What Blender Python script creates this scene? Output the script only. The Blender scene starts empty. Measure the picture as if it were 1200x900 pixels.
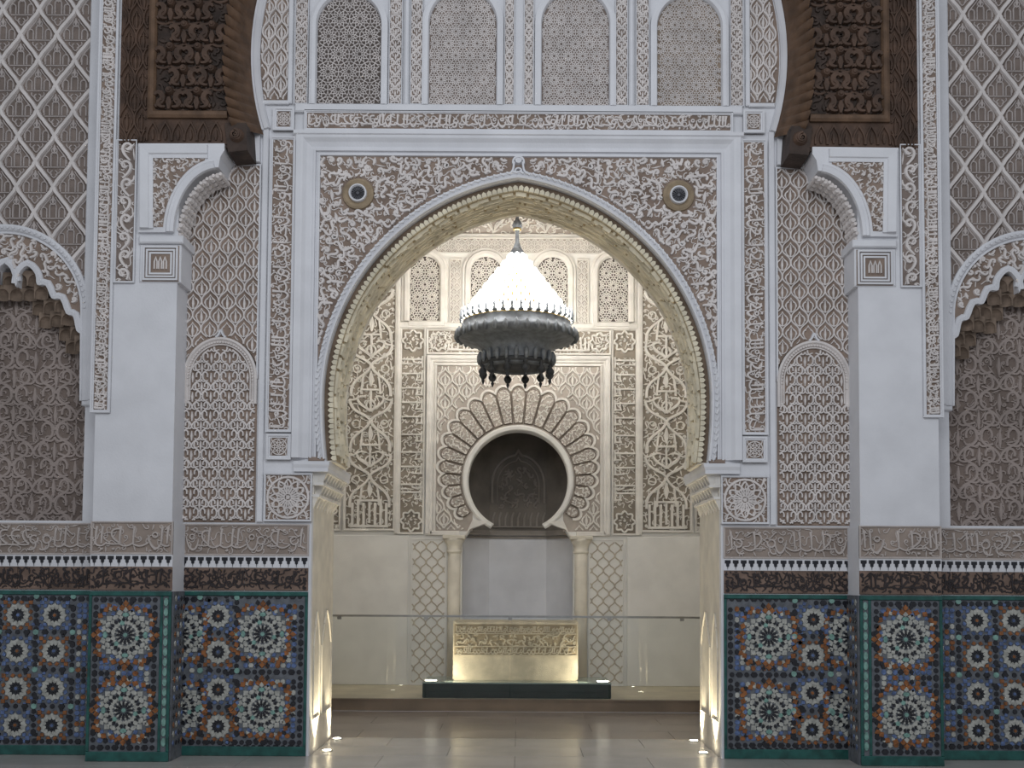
import bpy, bmesh, math, random
import numpy as np
from mathutils import Matrix, Vector
from mathutils.geometry import tessellate_polygon

PI = math.pi
SC = bpy.context.scene
COL = SC.collection
# ------------------------------------------------------------------ camera
FPX, PITCH, ROLL, PPX, PPY = 1300.0, math.radians(2.79), math.radians(0.33), 610.0, 617.0
CAMX, CAMH, WALLY, S = 0.038, 1.577, 10.0, 130.0      # S: building units per metre
CAMR = Matrix.Rotation(PI/2 + PITCH, 3, 'X') @ Matrix.Rotation(ROLL, 3, 'Z')
cd = bpy.data.cameras.new('camera')
cam = bpy.data.objects.new('camera', cd); COL.objects.link(cam)
cam.matrix_world = Matrix.Translation((CAMX, 0, CAMH)) @ CAMR.to_4x4()
cd.sensor_fit = 'HORIZONTAL'; cd.sensor_width = 36; cd.lens = 36*FPX/1200
cd.shift_x = (600-PPX)/1200; cd.shift_y = (PPY-450)/1200
cd.clip_end = 200
SC.camera = cam
# ------------------------------------------------------------------ world, view
w = bpy.data.worlds.new('overcast_courtyard_sky'); SC.world = w; w.use_nodes = True
bg = w.node_tree.nodes['Background']
bg.inputs[0].default_value = (0.87, 0.915, 1.0, 1); bg.inputs[1].default_value = 0.36
vs = SC.view_settings
vs.view_transform = 'Standard'; vs.look = 'None'; vs.exposure = 0.0; vs.gamma = 1.0
vs.use_curve_mapping = False
# unseen area light added ahead of the camera, standing in for the hall's central light
ld = bpy.data.lights.new('hall_central_light', 'AREA'); ld.shape = 'RECTANGLE'
ld.size, ld.size_y, ld.energy, ld.color = 5.0, 3.5, 262.0, (0.89, 0.935, 1.0)
lo = bpy.data.objects.new('hall_central_light', ld); COL.objects.link(lo)
lo.location = (0.0, 2.0, 6.4)
lo.rotation_euler = Vector((0, 8, -3.2)).to_track_quat('-Z', 'Y').to_euler()

# ------------------------------------------------------------------ helpers
def M(px, py, d=0.0):
    """photograph point -> (u, v) on the upright plane standing d units in front of the portal wall"""
    v = CAMR @ Vector(((px-PPX)/FPX, -(py-PPY)/FPX, -1.0))
    t = (WALLY - d/S)/v.y
    return 605 + S*(CAMX + t*v.x), 680 - S*(t*v.z)
def RP(x0, y0, x1, y1, d=0.0):
    xm, ym = (x0+x1)/2, (y0+y1)/2
    return M(x0, ym, d)[0], M(xm, y0, d)[1], M(x1, ym, d)[0], M(xm, y1, d)[1]
def FL(px, py, z=0.0):
    v = CAMR @ Vector(((px-PPX)/FPX, -(py-PPY)/FPX, -1.0)); t = (z-CAMH)/v.z
    return CAMX + t*v.x, t*v.y
def wpt(u, v, d): return Vector(((u-605)/S, WALLY - d/S, CAMH + (680-v)/S))
VF = 680 + CAMH*S            # floor level in v

def lin(c): return tuple(((x/255)/12.92 if x/255 <= .04045 else ((x/255+.055)/1.055)**2.4) for x in c)
MATS = {}
def mat(name, c, rough=.85, var=.12, scale=6.0, bump=0.0, bscale=40.0, metal=0.0, spec=.3, c2=None, coat=0.0):
    m = bpy.data.materials.new(name); m.use_nodes = True; nt = m.node_tree; N = nt.nodes; L = nt.links
    b = N['Principled BSDF']; b.inputs['Roughness'].default_value = rough
    b.inputs['Metallic'].default_value = metal; b.inputs['Specular IOR Level'].default_value = spec
    b.inputs['Coat Weight'].default_value = coat
    tc = N.new('ShaderNodeTexCoord'); nz = N.new('ShaderNodeTexNoise'); rp = N.new('ShaderNodeValToRGB')
    nz.inputs['Scale'].default_value = scale; nz.inputs['Detail'].default_value = 5
    geo = N.new('ShaderNodeNewGeometry')
    L.new(geo.outputs['Position'], nz.inputs['Vector'])
    a = lin(c) if max(c) > 1.01 else c
    lo_ = tuple(x*(1-var) for x in a) if c2 is None else (lin(c2) if max(c2) > 1.01 else c2)
    hi_ = tuple(min(1, x*(1+var)) for x in a)
    rp.color_ramp.elements[0].position = .34; rp.color_ramp.elements[1].position = .66
    rp.color_ramp.elements[0].color = (*lo_, 1); rp.color_ramp.elements[1].color = (*hi_, 1)
    L.new(nz.outputs['Fac'], rp.inputs['Fac']); L.new(rp.outputs['Color'], b.inputs['Base Color'])
    if bump:
        n2 = N.new('ShaderNodeTexNoise'); n2.inputs['Scale'].default_value = bscale; n2.inputs['Detail'].default_value = 4
        L.new(geo.outputs['Position'], n2.inputs['Vector'])
        bp = N.new('ShaderNodeBump'); bp.inputs['Strength'].default_value = bump; bp.inputs['Distance'].default_value = .02
        L.new(n2.outputs['Fac'], bp.inputs['Height']); L.new(bp.outputs['Normal'], b.inputs['Normal'])
    MATS[name] = m; return m
def emis(name, c, s):
    m = bpy.data.materials.new(name); m.use_nodes = True; N = m.node_tree.nodes
    b = N['Principled BSDF']; b.inputs['Base Color'].default_value = (.8, .8, .8, 1)
    b.inputs['Emission Color'].default_value = (*c, 1); b.inputs['Emission Strength'].default_value = s
    MATS[name] = m; return m

mat('plaster', (.74, .74, .76), .7, .05, 3.0, .10, 60)
mat('plaster_warm', (.80, .785, .745), .7, .05, 3.0, .10, 60)
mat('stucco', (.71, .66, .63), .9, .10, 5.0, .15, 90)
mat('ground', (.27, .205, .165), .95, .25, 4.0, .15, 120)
mat('ground_grey', (.235, .19, .165), .95, .22, 4.0, .15, 120)
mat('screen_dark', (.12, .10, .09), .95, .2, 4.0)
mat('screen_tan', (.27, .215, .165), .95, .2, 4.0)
mat('stucco_darker', (.36, .30, .27), .95, .14, 3.0, .2, 90)  # darker stucco tone for the recessed wing panels
mat('ground_darker', (.215, .17, .145), .95, .2, 3.0, .2, 120)  # darker ground tone behind that carving
mat('lattice_stucco', (.47, .42, .395), .95, .10, 5.0, .15, 90)
mat('cream', (.74, .69, .59), .85, .10, 5.0, .2, 70)
mat('cream_stucco', (.77, .74, .69), .9, .08, 5.0, .15, 80)
mat('voussoir_edge', (.20, .165, .135), .95, .15, 5.0)
mat('cream_ground', (.30, .262, .215), .95, .18, 5.0, .15, 120)
mat('rose_ground', (.44, .39, .345), .95, .15, 5.0, .15, 120)
mat('soffit_brown', (.17, .125, .09), .95, .25, 6.0, .2, 90)
mat('soffit_ground', (.42, .345, .23), .95, .2, 6.0, .2, 90)
mat('soffit_cream', (.74, .67, .51), .9, .18, 5.0, .2, 90)
mat('niche_shaded', (.20, .178, .155), .95, .2, 3.0, .2, 90)  # brown stucco, darkened to carry the shade inside the prayer niche
mat('niche_relief_shaded', (.29, .26, .23), .95, .15, 3.0, .2, 90)  # niche carving, its colour darkened for the same shade
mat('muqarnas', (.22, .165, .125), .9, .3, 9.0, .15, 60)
mat('cedar', (.088, .052, .035), .6, .35, 7.0, .25, 50, spec=.35)
mat('cedar_dark', (.05, .033, .025), .65, .4, 7.0, .25, 50, spec=.35)
mat('cedar_mid', (.115, .066, .038), .55, .3, 7.0, .2, 50, spec=.35)
mat('cedar_light', (.13, .077, .046), .55, .3, 7.0, .2, 50, spec=.35)
mat('ochre', (.33, .255, .17), .9, .2, 9.0, .1, 60)
mat('dark_cup', (.10, .10, .11), .5, .2, 9.0)
mat('t_black', (.018, .019, .024), .22, .3, 30, spec=.5)
mat('t_white', (.42, .42, .38), .3, .25, 30, spec=.5)
mat('t_blue', (.10, .15, .29), .25, .4, 30, spec=.5)
mat('t_orange', (.25, .095, .03), .25, .4, 30, spec=.5)
mat('t_green', (.018, .095, .082), .3, .3, 12, spec=.5)
mat('t_pale', (.20, .36, .31), .28, .25, 30, spec=.5)
mat('grout', (.135, .145, .16), .7, .25, 14, .1, 90)
mat('scraped_clay', (.19, .130, .10), .6, .35, 5, .15, 90)
mat('scraped_glaze', (.03, .022, .022), .3, .3, 20, spec=.5)
mat('marble', (.42, .395, .37), .22, .10, 1.6, .03, 20, spec=.5)
mat('marble_brown', (.27, .23, .195), .28, .12, 1.6, .03, 20, spec=.5)
mat('joint', (.20, .18, .165), .8)
mat('band_stucco', (.52, .465, .43), .9, .10, 5, .15, 90)
mat('band_ground', (.33, .27, .23), .95, .2, 4, .15, 120)
mat('lozenge_line', (.50, .44, .35), .9, .1, 5)
mat('step_brown', (.22, .17, .125), .5, .15, 3)
mat('step_cream', (.62, .55, .41), .45, .12, 3)
mat('stone_carved', (.62, .54, .40), .8, .18, 6, .25, 60)
mat('stone_dark', (.42, .34, .22), .9, .2, 6, .25, 60)
mat('bronze', (.17, .185, .205), .6, .25, 14, metal=.3)  # lightened bluish grey: haze around the lamps put into the metal's colour
mat('bronze_dark', (.05, .053, .058), .55, .3, 14, metal=.4)
mat('brass', (.55, .42, .2), .35, .2, 14, metal=.9)
mat('steel', (.42, .42, .41), .28, .1, 14, metal=.9)
mat('plinth_green', (.014, .028, .023), .25, .2, 5, spec=.35)
mat('plinth_edge', (.30, .38, .34), .15, .1, 5, spec=.6)
emis('bulb_glow', (1.0, .97, .92), 10.0)
emis('lamp_glow', (1.0, .93, .75), 30.0)
mg = bpy.data.materials.new('clear_glass'); mg.use_nodes = True
nt = mg.node_tree; nt.nodes.clear()
o_ = nt.nodes.new('ShaderNodeOutputMaterial'); tr = nt.nodes.new('ShaderNodeBsdfTransparent'); gl = nt.nodes.new('ShaderNodeBsdfGlossy')
mx = nt.nodes.new('ShaderNodeMixShader'); fr = nt.nodes.new('ShaderNodeFresnel'); fr.inputs[0].default_value = 1.45
tr.inputs[0].default_value = (.975, .985, .978, 1); gl.inputs['Roughness'].default_value = .01
nt.links.new(fr.outputs[0], mx.inputs[0]); nt.links.new(tr.outputs[0], mx.inputs[1]); nt.links.new(gl.outputs[0], mx.inputs[2]); nt.links.new(mx.outputs[0], o_.inputs[0])
MATS['clear_glass'] = mg

def link(name, data, loc, parent=None):
    o = bpy.data.objects.new(name, data); COL.objects.link(o)
    if parent is not None:
        o.parent = parent; o.location = Vector(loc) - world_of(parent)
    else: o.location = loc
    return o
def world_of(o):
    p = Vector(o.location)
    while o.parent is not None:
        o = o.parent; p = p + Vector(o.location)
    return p
def tag(o, label=None, cat=None, group=None, kind=None):
    for k, x in (('label', label), ('category', cat), ('group', group), ('kind', kind)):
        if x: o[k] = x
    return o
def thing(name, label, cat, loc, group=None):
    return tag(link(name, None, loc), label, cat, group)
def dup(o, loc, parent):
    c = o.copy(); COL.objects.link(c); c.parent = parent
    c.location = Vector(loc) - (world_of(parent) if parent else Vector((0, 0, 0)))
    return c

class G:
    """collects pieces in building units: u to the right, v down, d out of the wall"""
    def __init__(s, mirror=False): s.V = []; s.F = []; s.I = []; s.n = 0; s.mirror = mirror
    def add(s, verts, faces, mi=0):
        b = s.n; s.V.append(np.asarray(verts, float).reshape(-1, 3)); s.n += len(s.V[-1])
        s.F.extend([[i+b for i in f] for f in faces]); s.I.extend([mi]*len(faces))
    def box(s, u0, v0, u1, v1, d0, d1, mi=0):
        P = [(u, v, d) for d in (d0, d1) for v in (v0, v1) for u in (u0, u1)]
        s.add(P, [(0,1,3,2),(4,6,7,5),(0,4,5,1),(2,3,7,6),(0,2,6,4),(1,5,7,3)], mi)
    def block(s, u0, v0, u1, v1, d0, d1, ch=1.0, mi=0):
        """box with chamfered front edge"""
        P = [(u0,v0,d0),(u1,v0,d0),(u1,v1,d0),(u0,v1,d0),(u0,v0,d1-ch),(u1,v0,d1-ch),(u1,v1,d1-ch),(u0,v1,d1-ch),
             (u0+ch,v0+ch,d1),(u1-ch,v0+ch,d1),(u1-ch,v1-ch,d1),(u0+ch,v1-ch,d1)]
        F = [(0,3,2,1),(8,9,10,11)]
        for i in range(4):
            j = (i+1) % 4; F += [(i,j,4+j,4+i),(4+i,4+j,8+j,8+i)]
        s.add(P, F, mi)
    def poly(s, pts, d0, d1, mi=0, taper=0.0, holes=()):
        pts = [tuple(p) for p in pts]; n = len(pts)
        if holes:
            rings = [pts] + [[tuple(p) for p in h] for h in holes]
            flat = [p for r in rings for p in r]
            tri = tessellate_polygon([[Vector((p[0], p[1], 0)) for p in r] for r in rings])
            N = len(flat); V = [(p[0], p[1], d0) for p in flat] + [(p[0], p[1], d1) for p in flat]
            F = [tuple(t) for t in tri] + [tuple(i+N for i in t) for t in tri]
            b = 0
            for r in rings:
                k = len(r)
                F += [(b+i, b+(i+1) % k, N+b+(i+1) % k, N+b+i) for i in range(k)]; b += k
            s.add(V, F, mi); return
        a = np.array(pts); c = a.mean(0); top = c + (a-c)*(1-taper)
        V = [(p[0], p[1], d0) for p in pts] + [(p[0], p[1], d1) for p in top]
        s.add(V, [tuple(range(n)), tuple(range(n, 2*n))] + [(i, (i+1) % n, n+(i+1) % n, n+i) for i in range(n)], mi)
    def sweep(s, path, prof, mi=0, closed=False, ws=None):
        """profile [(offset, d)...] swept along path; offset is to the inner side (clockwise path)"""
        p = np.asarray(path, float); n = len(p)
        if n < 2: return
        if closed: t1 = p - np.roll(p, 1, 0); t2 = np.roll(p, -1, 0) - p
        else:
            dl = np.diff(p, axis=0); t1 = np.vstack([dl[:1], dl]); t2 = np.vstack([dl, dl[-1:]])
        t1 = t1/(np.linalg.norm(t1, axis=1, keepdims=True)+1e-9); t2 = t2/(np.linalg.norm(t2, axis=1, keepdims=True)+1e-9)
        n1 = np.stack([-t1[:,1], t1[:,0]], 1); n2 = np.stack([-t2[:,1], t2[:,0]], 1)
        nn = n1+n2; den = np.clip((1+(n1*n2).sum(1, keepdims=True)), .35, 2); nn = nn/den
        k = len(prof); V = np.zeros((n, k, 3))
        W = np.ones(n) if ws is None else np.asarray(ws)
        for j, (o, d) in enumerate(prof):
            V[:, j, :2] = p + nn*(o*W)[:, None]; V[:, j, 2] = d
        F = []
        for i in range(n if closed else n-1):
            a, b = i*k, ((i+1) % n)*k
            F += [(a+j, a+j+1, b+j+1, b+j) for j in range(k-1)]
        if not closed: F += [tuple(range(k)), tuple(range((n-1)*k, n*k))]
        s.add(V.reshape(-1, 3), F, mi)
    def rib(s, path, w, d0, d1, mi=0, taper=None, closed=False):
        n = len(path); ws = None
        if taper is not None and n > 1:
            ws = np.interp(np.linspace(0, 1, n), np.linspace(0, 1, len(taper)), taper)
        d1 += ((s.n*7919) % 97)/97*.3*(1 if d1 > d0 else -1)     # carver's unevenness, keeps crossing strokes apart
        s.sweep(path, [(-w/2, d0), (-w*.35, d1), (w*.35, d1), (w/2, d0)], mi, closed, ws)
    def frame(s, u0, v0, u1, v1, prof, mi=0):
        s.sweep([(u0,v0),(u1,v0),(u1,v1),(u0,v1)], prof, mi, True)
    def disc(s, cu, cv, r, d0, d1, mi=0, n=16, taper=0.0):
        s.poly([(cu+r*math.cos(2*PI*i/n), cv+r*math.sin(2*PI*i/n)) for i in range(n)], d0, d1, mi, taper)
    def build(s, name, mats, parent=None, origin=None, smooth=False):
        if not s.V: return None
        V = np.vstack(s.V).copy()
        if s.mirror: V[:, 0] = 1210 - V[:, 0]
        W = np.stack([(V[:,0]-605)/S, WALLY - V[:,2]/S, CAMH + (680-V[:,1])/S], 1)
        if origin is None:
            o = Vector(((W[:,0].min()+W[:,0].max())/2, (W[:,1].min()+W[:,1].max())/2, W[:,2].min()))
        else:
            uu = 1210-origin[0] if s.mirror else origin[0]
            o = wpt(uu, origin[1], origin[2])
        W -= np.array(o)
        me = bpy.data.meshes.new(name); me.from_pydata(W.tolist(), [], s.F)
        if isinstance(mats, str): mats = [mats]
        for m in mats: me.materials.append(MATS[m])
        me.polygons.foreach_set('material_index', s.I)
        if smooth: me.polygons.foreach_set('use_smooth', [True]*len(s.F))
        bm = bmesh.new(); bm.from_mesh(me); bmesh.ops.recalc_face_normals(bm, faces=bm.faces); bm.to_mesh(me); bm.free()
        return link(name, me, o, parent)

def clip(path, inside):
    p = np.asarray(path, float); m = inside(p[:,0], p[:,1]); out = []; cur = []
    for q, k in zip(p, m):
        if k: cur.append(q)
        else:
            if len(cur) > 2: out.append(np.array(cur))
            cur = []
    if len(cur) > 2: out.append(np.array(cur))
    return out
def clothoid(n, Ln, k0, k1, a0):
    t = np.linspace(0, 1, n); th = a0 + Ln*(k0*t + (k1-k0)*t*t/2)
    x = np.cumsum(np.cos(th))*Ln/n; y = np.cumsum(np.sin(th))*Ln/n
    p = np.stack([x, y], 1); return p - p.mean(0)
def arc(cx, cy, r, a0, a1, n=12, ry=None):
    a = np.linspace(a0, a1, n); return np.stack([cx+r*np.cos(a), cy+(r if ry is None else ry)*np.sin(a)], 1)
def bez(p0, p1, p2, p3, n=12):
    t = np.linspace(0, 1, n)[:, None]; p0, p1, p2, p3 = map(np.array, (p0, p1, p2, p3))
    return (1-t)**3*p0 + 3*t*(1-t)**2*p1 + 3*t*t*(1-t)*p2 + t**3*p3
def inrect(u0, v0, u1, v1, m=0.0):
    return lambda x, y: (x > u0+m) & (x < u1-m) & (y > v0+m) & (y < v1-m)
def smooth_path(pts, k=6):
    p = np.asarray(pts, float); out = []
    for i in range(len(p)-1):
        a, b, c, d = p[max(i-1, 0)], p[i], p[i+1], p[min(i+2, len(p)-1)]
        for t in np.linspace(0, 1, k, endpoint=False):
            out.append(.5*((2*b)+(c-a)*t+(2*a-5*b+4*c-d)*t*t+(3*b-a-3*c+d)*t**3))
    out.append(p[-1]); return np.array(out)

# ---- ornament fields -------------------------------------------------------
def arabesque(g, inside, bb, sp, w, d0, d1, seed, mi=0, fine=True):
    """plaster scrollwork: S and C curls packed evenly, thin stems between them"""
    R = random.Random(seed); u0, v0, u1, v1 = bb; pts = []; cell = {}
    nc = int((u1-u0)*(v1-v0)/(sp*sp)*16); rs = np.random.RandomState(seed)
    cx, cy = rs.uniform(u0, u1, nc), rs.uniform(v0, v1, nc); ok = inside(cx, cy)
    for x, y in zip(cx[ok].tolist(), cy[ok].tolist()):
        i, j = int(x//sp), int(y//sp)
        if all((x-a)**2+(y-b)**2 > sp*sp for di in (-1,0,1) for dj in (-1,0,1) for a, b in cell.get((i+di, j+dj), ())):
            cell.setdefault((i, j), []).append((x, y)); pts.append((x, y))
    for x, y in pts:
        a = R.choice((0, PI/4, PI/2, 3*PI/4, PI, -PI/4, -PI/2))+R.uniform(-.3, .3)
        Ln = sp*R.uniform(2.2, 2.9); k = 1/sp; sgn = R.choice((-1, 1)); kind = R.random()
        if kind < .62: c = clothoid(15, Ln, sgn*k*R.uniform(5.4, 6.6), -sgn*k*R.uniform(4.8, 6.4), a)
        elif kind < .9: c = clothoid(12, Ln*.85, -sgn*k*.8, sgn*k*R.uniform(6.0, 7.4), a)
        else: c = clothoid(8, Ln*.6, sgn*k*.8, -sgn*k*.5, a)
        tp = (.75, 1.0, 1.25, .95, 1.15) if kind < .9 else (.4, 1.6, .4)
        for q in clip(c + (x, y), inside): g.rib(q, w, d0, d1, mi, tp)
        if fine:
            c = clothoid(8, sp*1.7, sgn*k*1.5, -sgn*k*3.0, a+PI/2+R.uniform(-.4, .4))
            for q in clip(c + (x+R.uniform(-.3, .3)*sp, y+R.uniform(-.3, .3)*sp), inside):
                g.rib(q, w*.42, d0, d0+(d1-d0)*.4, mi)

def palm_lattice(g, inside, bb, cw, rh, w, d0, d1, mi=0, off=(0, 0)):
    """staggered ogee net with a palmette in every mesh"""
    u0, v0, u1, v1 = bb; j = 0; y = v0 - rh + off[1]
    S1 = [bez((0,-rh), (cw*.05,-rh*.55), (cw*.5,-rh*.6), (cw*.5, 0), 9), bez((cw*.5, 0), (cw*.42, rh*.35), (cw*.06, rh*.45), (0, rh), 8)]
    leaf = np.array([(0, rh*.55), (0, rh*.1), (0, -rh*.35)])
    curl = bez((0, rh*.5), (cw*.33, rh*.45), (cw*.38, -rh*.2), (cw*.12, -rh*.22), 9)
    while y < v1 + rh:
        x = u0 - cw + off[0] + (cw/2 if j % 2 else 0)
        while x < u1 + cw:
            for sg in (1, -1):
                for c in S1[:1]:
                    for q in clip(c*(sg, 1) + (x, y), inside): g.rib(q, w, d0, d1, mi)
                for q in clip(S1[0]*(sg*.66, .66) + (x, y+rh*.12), inside): g.rib(q, w*.6, d0, d0+(d1-d0)*.7, mi)
                for q in clip(curl*(sg, 1) + (x, y), inside): g.rib(q, w*.7, d0, d0+(d1-d0)*.8, mi)
            for q in clip(leaf + (x, y), inside): g.rib(q, w*1.5, d0, d0+(d1-d0)*.8, mi, (.3, 1.2, .3))
            x += cw
        y += rh; j += 1

def scroll_columns(g, inside, bb, cw, rh, w, d0, d1, mi=0):
    """upright stems with paired scrolls and split palmettes"""
    u0, v0, u1, v1 = bb
    n = max(1, round((u1-u0)/cw)); cw = (u1-u0)/n
    A = bez((0, rh*.5), (cw*.15, rh*.1), (cw*.5, rh*.25), (cw*.44, -rh*.12), 10)
    B = bez((cw*.44, -rh*.12), (cw*.4, -rh*.4), (cw*.14, -rh*.3), (cw*.2, -rh*.02), 8)
    C = bez((0, -rh*.5), (cw*.05, -rh*.25), (cw*.28, -rh*.42), (cw*.42, -rh*.45), 7)
    for i in range(-1, n+1):
        y = v0 - rh
        while y < v1 + rh:
            for h, ox, oy in ((0, 0, 0), (1, .5, .5)):
                x = u0 + (i+.5+ox)*cw; yy = y + oy*rh
                for sg in (1, -1):
                    for c, ww in ((A, w), (B, w*.9), (C, w*.8)):
                        for q in clip(c*(sg, 1)*(1 if h == 0 else .8) + (x, yy), inside): g.rib(q, ww, d0, d1, mi)
                for q in clip(np.array([(0, rh*.25), (0, 0), (0, -rh*.25)]) + (x, yy), inside): g.rib(q, w*1.4, d0, d1, mi, (.3, 1.1, .3))
            y += rh

def star_screen(g, inside, bb, sp, w, d0, d1, mi=0, fold=12):
    """pierced screen of star rosettes on a hexagonal net"""
    u0, v0, u1, v1 = bb; rh = sp*.866; y = v0 + sp*.3; j = 0; cu = (u0+u1)/2
    while y < v1 + sp*.5:
        for i in range(-6, 7):
            x = cu + (i + (.5 if j % 2 else 0))*sp
            if x < u0-sp*.6 or x > u1+sp*.6: continue
            for k in range(fold):
                a = 2*PI*k/fold; b = a+PI/fold; c, s_ = math.cos(a), math.sin(a)
                p = np.array([(x+c*sp*.09, y+s_*sp*.09), (x+c*sp*.2, y+s_*sp*.2), (x+math.cos(b)*sp*.3, y+math.sin(b)*sp*.3),
                              (x+c*sp*.42, y+s_*sp*.42), (x+c*sp*.5, y+s_*sp*.5)])
                for q in clip(p, inside): g.rib(q, w, d0, d1, mi)
                p2 = np.array([(x+c*sp*.2, y+s_*sp*.2), (x+math.cos(a-PI/fold)*sp*.3, y+math.sin(a-PI/fold)*sp*.3), (x+c*sp*.42, y+s_*sp*.42)])
                for q in clip(p2, inside): g.rib(q, w, d0, d1, mi)
            ring = arc(x, y, sp*.52, 0, 2*PI, 13)
            for q in clip(ring, inside): g.rib(q, w*.8, d0, d1*.6+d0*.4, mi)
        y += rh; j += 1

def script_band(g, u0, v0, u1, v1, w, d0, d1, seed, vertical=False, mi=0, step=1.0):
    """cursive carved lettering: shafts, bowls, returning tails over thin tendrils"""
    R = random.Random(seed)
    if vertical: Ln, H = v1-v0, u1-u0; mp = lambda p: np.stack([u0+p[:,1], v1-p[:,0]], 1)
    else: Ln, H = u1-u0, v1-v0; mp = lambda p: np.stack([u0+p[:,0], v0+p[:,1]], 1)
    ok = lambda x, y: (x > w*.5) & (x < Ln-w*.5) & (y > w*.5) & (y < H-w*.5)
    def put(c, ww, tp=None):
        for q in clip(np.asarray(c, float), ok): g.rib(mp(q), ww, d0, d1, mi, tp)
    x = H*.12; base = H*.7
    while x < Ln - H*.1:
        k = R.random(); s_ = H*R.uniform(.34, .5)*step
        if k < .34:
            for t in range(R.choice((1, 1, 2))):
                xx = x + t*H*.2
                put([(xx+H*.04, H*.1), (xx+H*.01, H*.3), (xx, H*.5), (xx-H*.01, base)], w*1.25, (1.35, 1, .9, .7))
            put(bez((x-H*.02, base), (x+s_*.3, base+H*.12), (x+s_*.6, base+H*.1), (x+s_, base-H*.05)), w)
        elif k < .6:
            put(bez((x, base-H*.3), (x+s_*.2, base+H*.3), (x+s_*.9, base+H*.3), (x+s_, base-H*.22), 12), w*1.1, (.5, 1.2, 1.2, .6))
            put(arc(x+s_*.5, base-H*.3, H*.09, 0, 2*PI, 9), w*.8)
        elif k < .8:
            put(arc(x+s_*.4, base-H*.18, H*.14, -.5, 2*PI-.9, 11), w)
            put(bez((x+s_*.5, base-H*.1), (x+s_*.7, base+H*.14), (x+s_*.2, base+H*.26), (x-s_*.1, base+H*.16), 9), w)
        else:
            put(bez((x+s_, H*.2), (x+s_*.2, H*.12), (x+s_*.1, H*.5), (x+s_, base-H*.02), 12), w*1.1)
            put([(x, base), (x+s_*.5, base+H*.02), (x+s_, base)], w)
        if R.random() < .6: put(clothoid(8, H*.5, 9/H, -5/H, R.uniform(0, 6)) + (x+s_*R.random(), H*R.uniform(.18, .45)), w*.65)
        if R.random() < .5: put(np.array([(0, 0), (H*.05, 0), (H*.1, 0)]) + (x+s_*.4, H*R.choice((.15, .88))), w*1.5, (.6, 1, .6))
        x += s_*.95

# ================================================================== SETTING
DB = -(15.26-WALLY)*S          # mihrab wall plane
DT = -153.0; DA = -92.0                    # back of the portal wall
PD = 42.0                      # pier face
EA, RA, VC = 37.6, 274.6, 466.0
VS = M(605, 540)[1]
def archp(delta, n=30, vs=None):
    """pointed horseshoe of the portal, set in by delta; left foot to right foot"""
    vs = VS if vs is None else vs
    R = RA-delta; a0 = -math.asin(min(.9, (vs-VC)/R)); a1 = math.acos(EA/R)
    L = []
    for a in np.linspace(a0, a1, n):
        x = R*math.cos(a)
        if a < 0: x = R-(R-x)*.45
        L.append((605+EA-x, VC-R*math.sin(a)))
    return L + [(1210-x, y) for x, y in L[-2::-1]]
def inpoly(poly, grow=0.0):
    P = np.asarray(poly, float)
    def f(x, y):
        x = np.asarray(x, float); y = np.asarray(y, float); c = np.zeros(x.shape, bool); j = len(P)-1
        for i in range(len(P)):
            xi, yi = P[i]; xj, yj = P[j]
            k = ((yi > y) != (yj > y)) & (x < (xj-xi)*(y-yi)/((yj-yi) or 1e-9)+xi); c ^= k; j = i
        return c
    return f
JH = 240.0
VTOP = -260.0
def opening(delta, n=30):
    a = archp(delta, n); return [(605-JH, VF+6), (605-JH, VS+2), (a[0][0], VS+2)] + a + [(a[-1][0], VS+2), (605+JH, VS+2), (605+JH, VF+6)]
def portal_slab(g, delta, d0, d1):
    o = opening(delta)
    g.poly([(140, VF+6), (140, VTOP), (1070, VTOP), (1070, VF+6)] + o[::-1], d0, d1)
wp = tag(link('wall_portal', None, wpt(605, VF, 0)), kind='structure')
g = G(); portal_slab(g, 8, -10, 0); g.build('wall_face', 'plaster', wp)
g = G(); portal_slab(g, 18, DA, -10); g.build('wall_core', 'cream', wp)
for m_ in (False, True):
    g = G(m_); g.box(605-425, VS+2, 605-JH, VF+6, DT, DA+1); g.build('jamb_core', 'cream', wp)
# floors
fl = tag(link('floor', None, (0, 0, 0)), kind='structure')
def slab_field(parent, x0, x1, y0, y1, nx, ny, z, name, mt, th=.04, gap=.004, stagger=.5):
    dx, dy = (x1-x0)/nx, (y1-y0)/ny; ms = {}
    def mk(wd):
        if wd in ms: return ms[wd]
        bm = bmesh.new(); bmesh.ops.create_cube(bm, size=1)
        for v in bm.verts: v.co = Vector((v.co.x*(wd-gap), v.co.y*(dy-gap), v.co.z*th))
        bmesh.ops.bevel(bm, geom=[e for e in bm.edges if all(v.co.z > 0 for v in e.verts)], offset=.0015, segments=1, affect='EDGES')
        me = bpy.data.meshes.new(name); bm.to_mesh(me); bm.free(); me.materials.append(MATS[mt]); ms[wd] = me; return me
    for j in range(ny):
        xs = [x0] + [x0+(i+(stagger if j % 2 else 0))*dx for i in range(1 if j % 2 == 0 else 0, nx)] + [x1]
        xs = sorted(set(round(x, 4) for x in xs if x0 <= x <= x1))
        for a, b in zip(xs, xs[1:]):
            link(name, mk(round(b-a, 3)), ((a+b)/2, y0+(j+.5)*dy, z-th/2), parent)
def boxm(name, x0, x1, y0, y1, z0, z1, mt, parent=None, bev=0.0):
    bm = bmesh.new(); bmesh.ops.create_cube(bm, size=1)
    for v in bm.verts: v.co = Vector((v.co.x*(x1-x0), v.co.y*(y1-y0), (v.co.z+.5)*(z1-z0)))
    if bev: bmesh.ops.bevel(bm, geom=list(bm.edges), offset=bev, segments=2, affect='EDGES')
    me = bpy.data.meshes.new(name); bm.to_mesh(me); bm.free(); me.materials.append(MATS[mt])
    return link(name, me, ((x0+x1)/2, (y0+y1)/2, z0), parent)
YT = WALLY - DT/S; YM = 15.26
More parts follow.
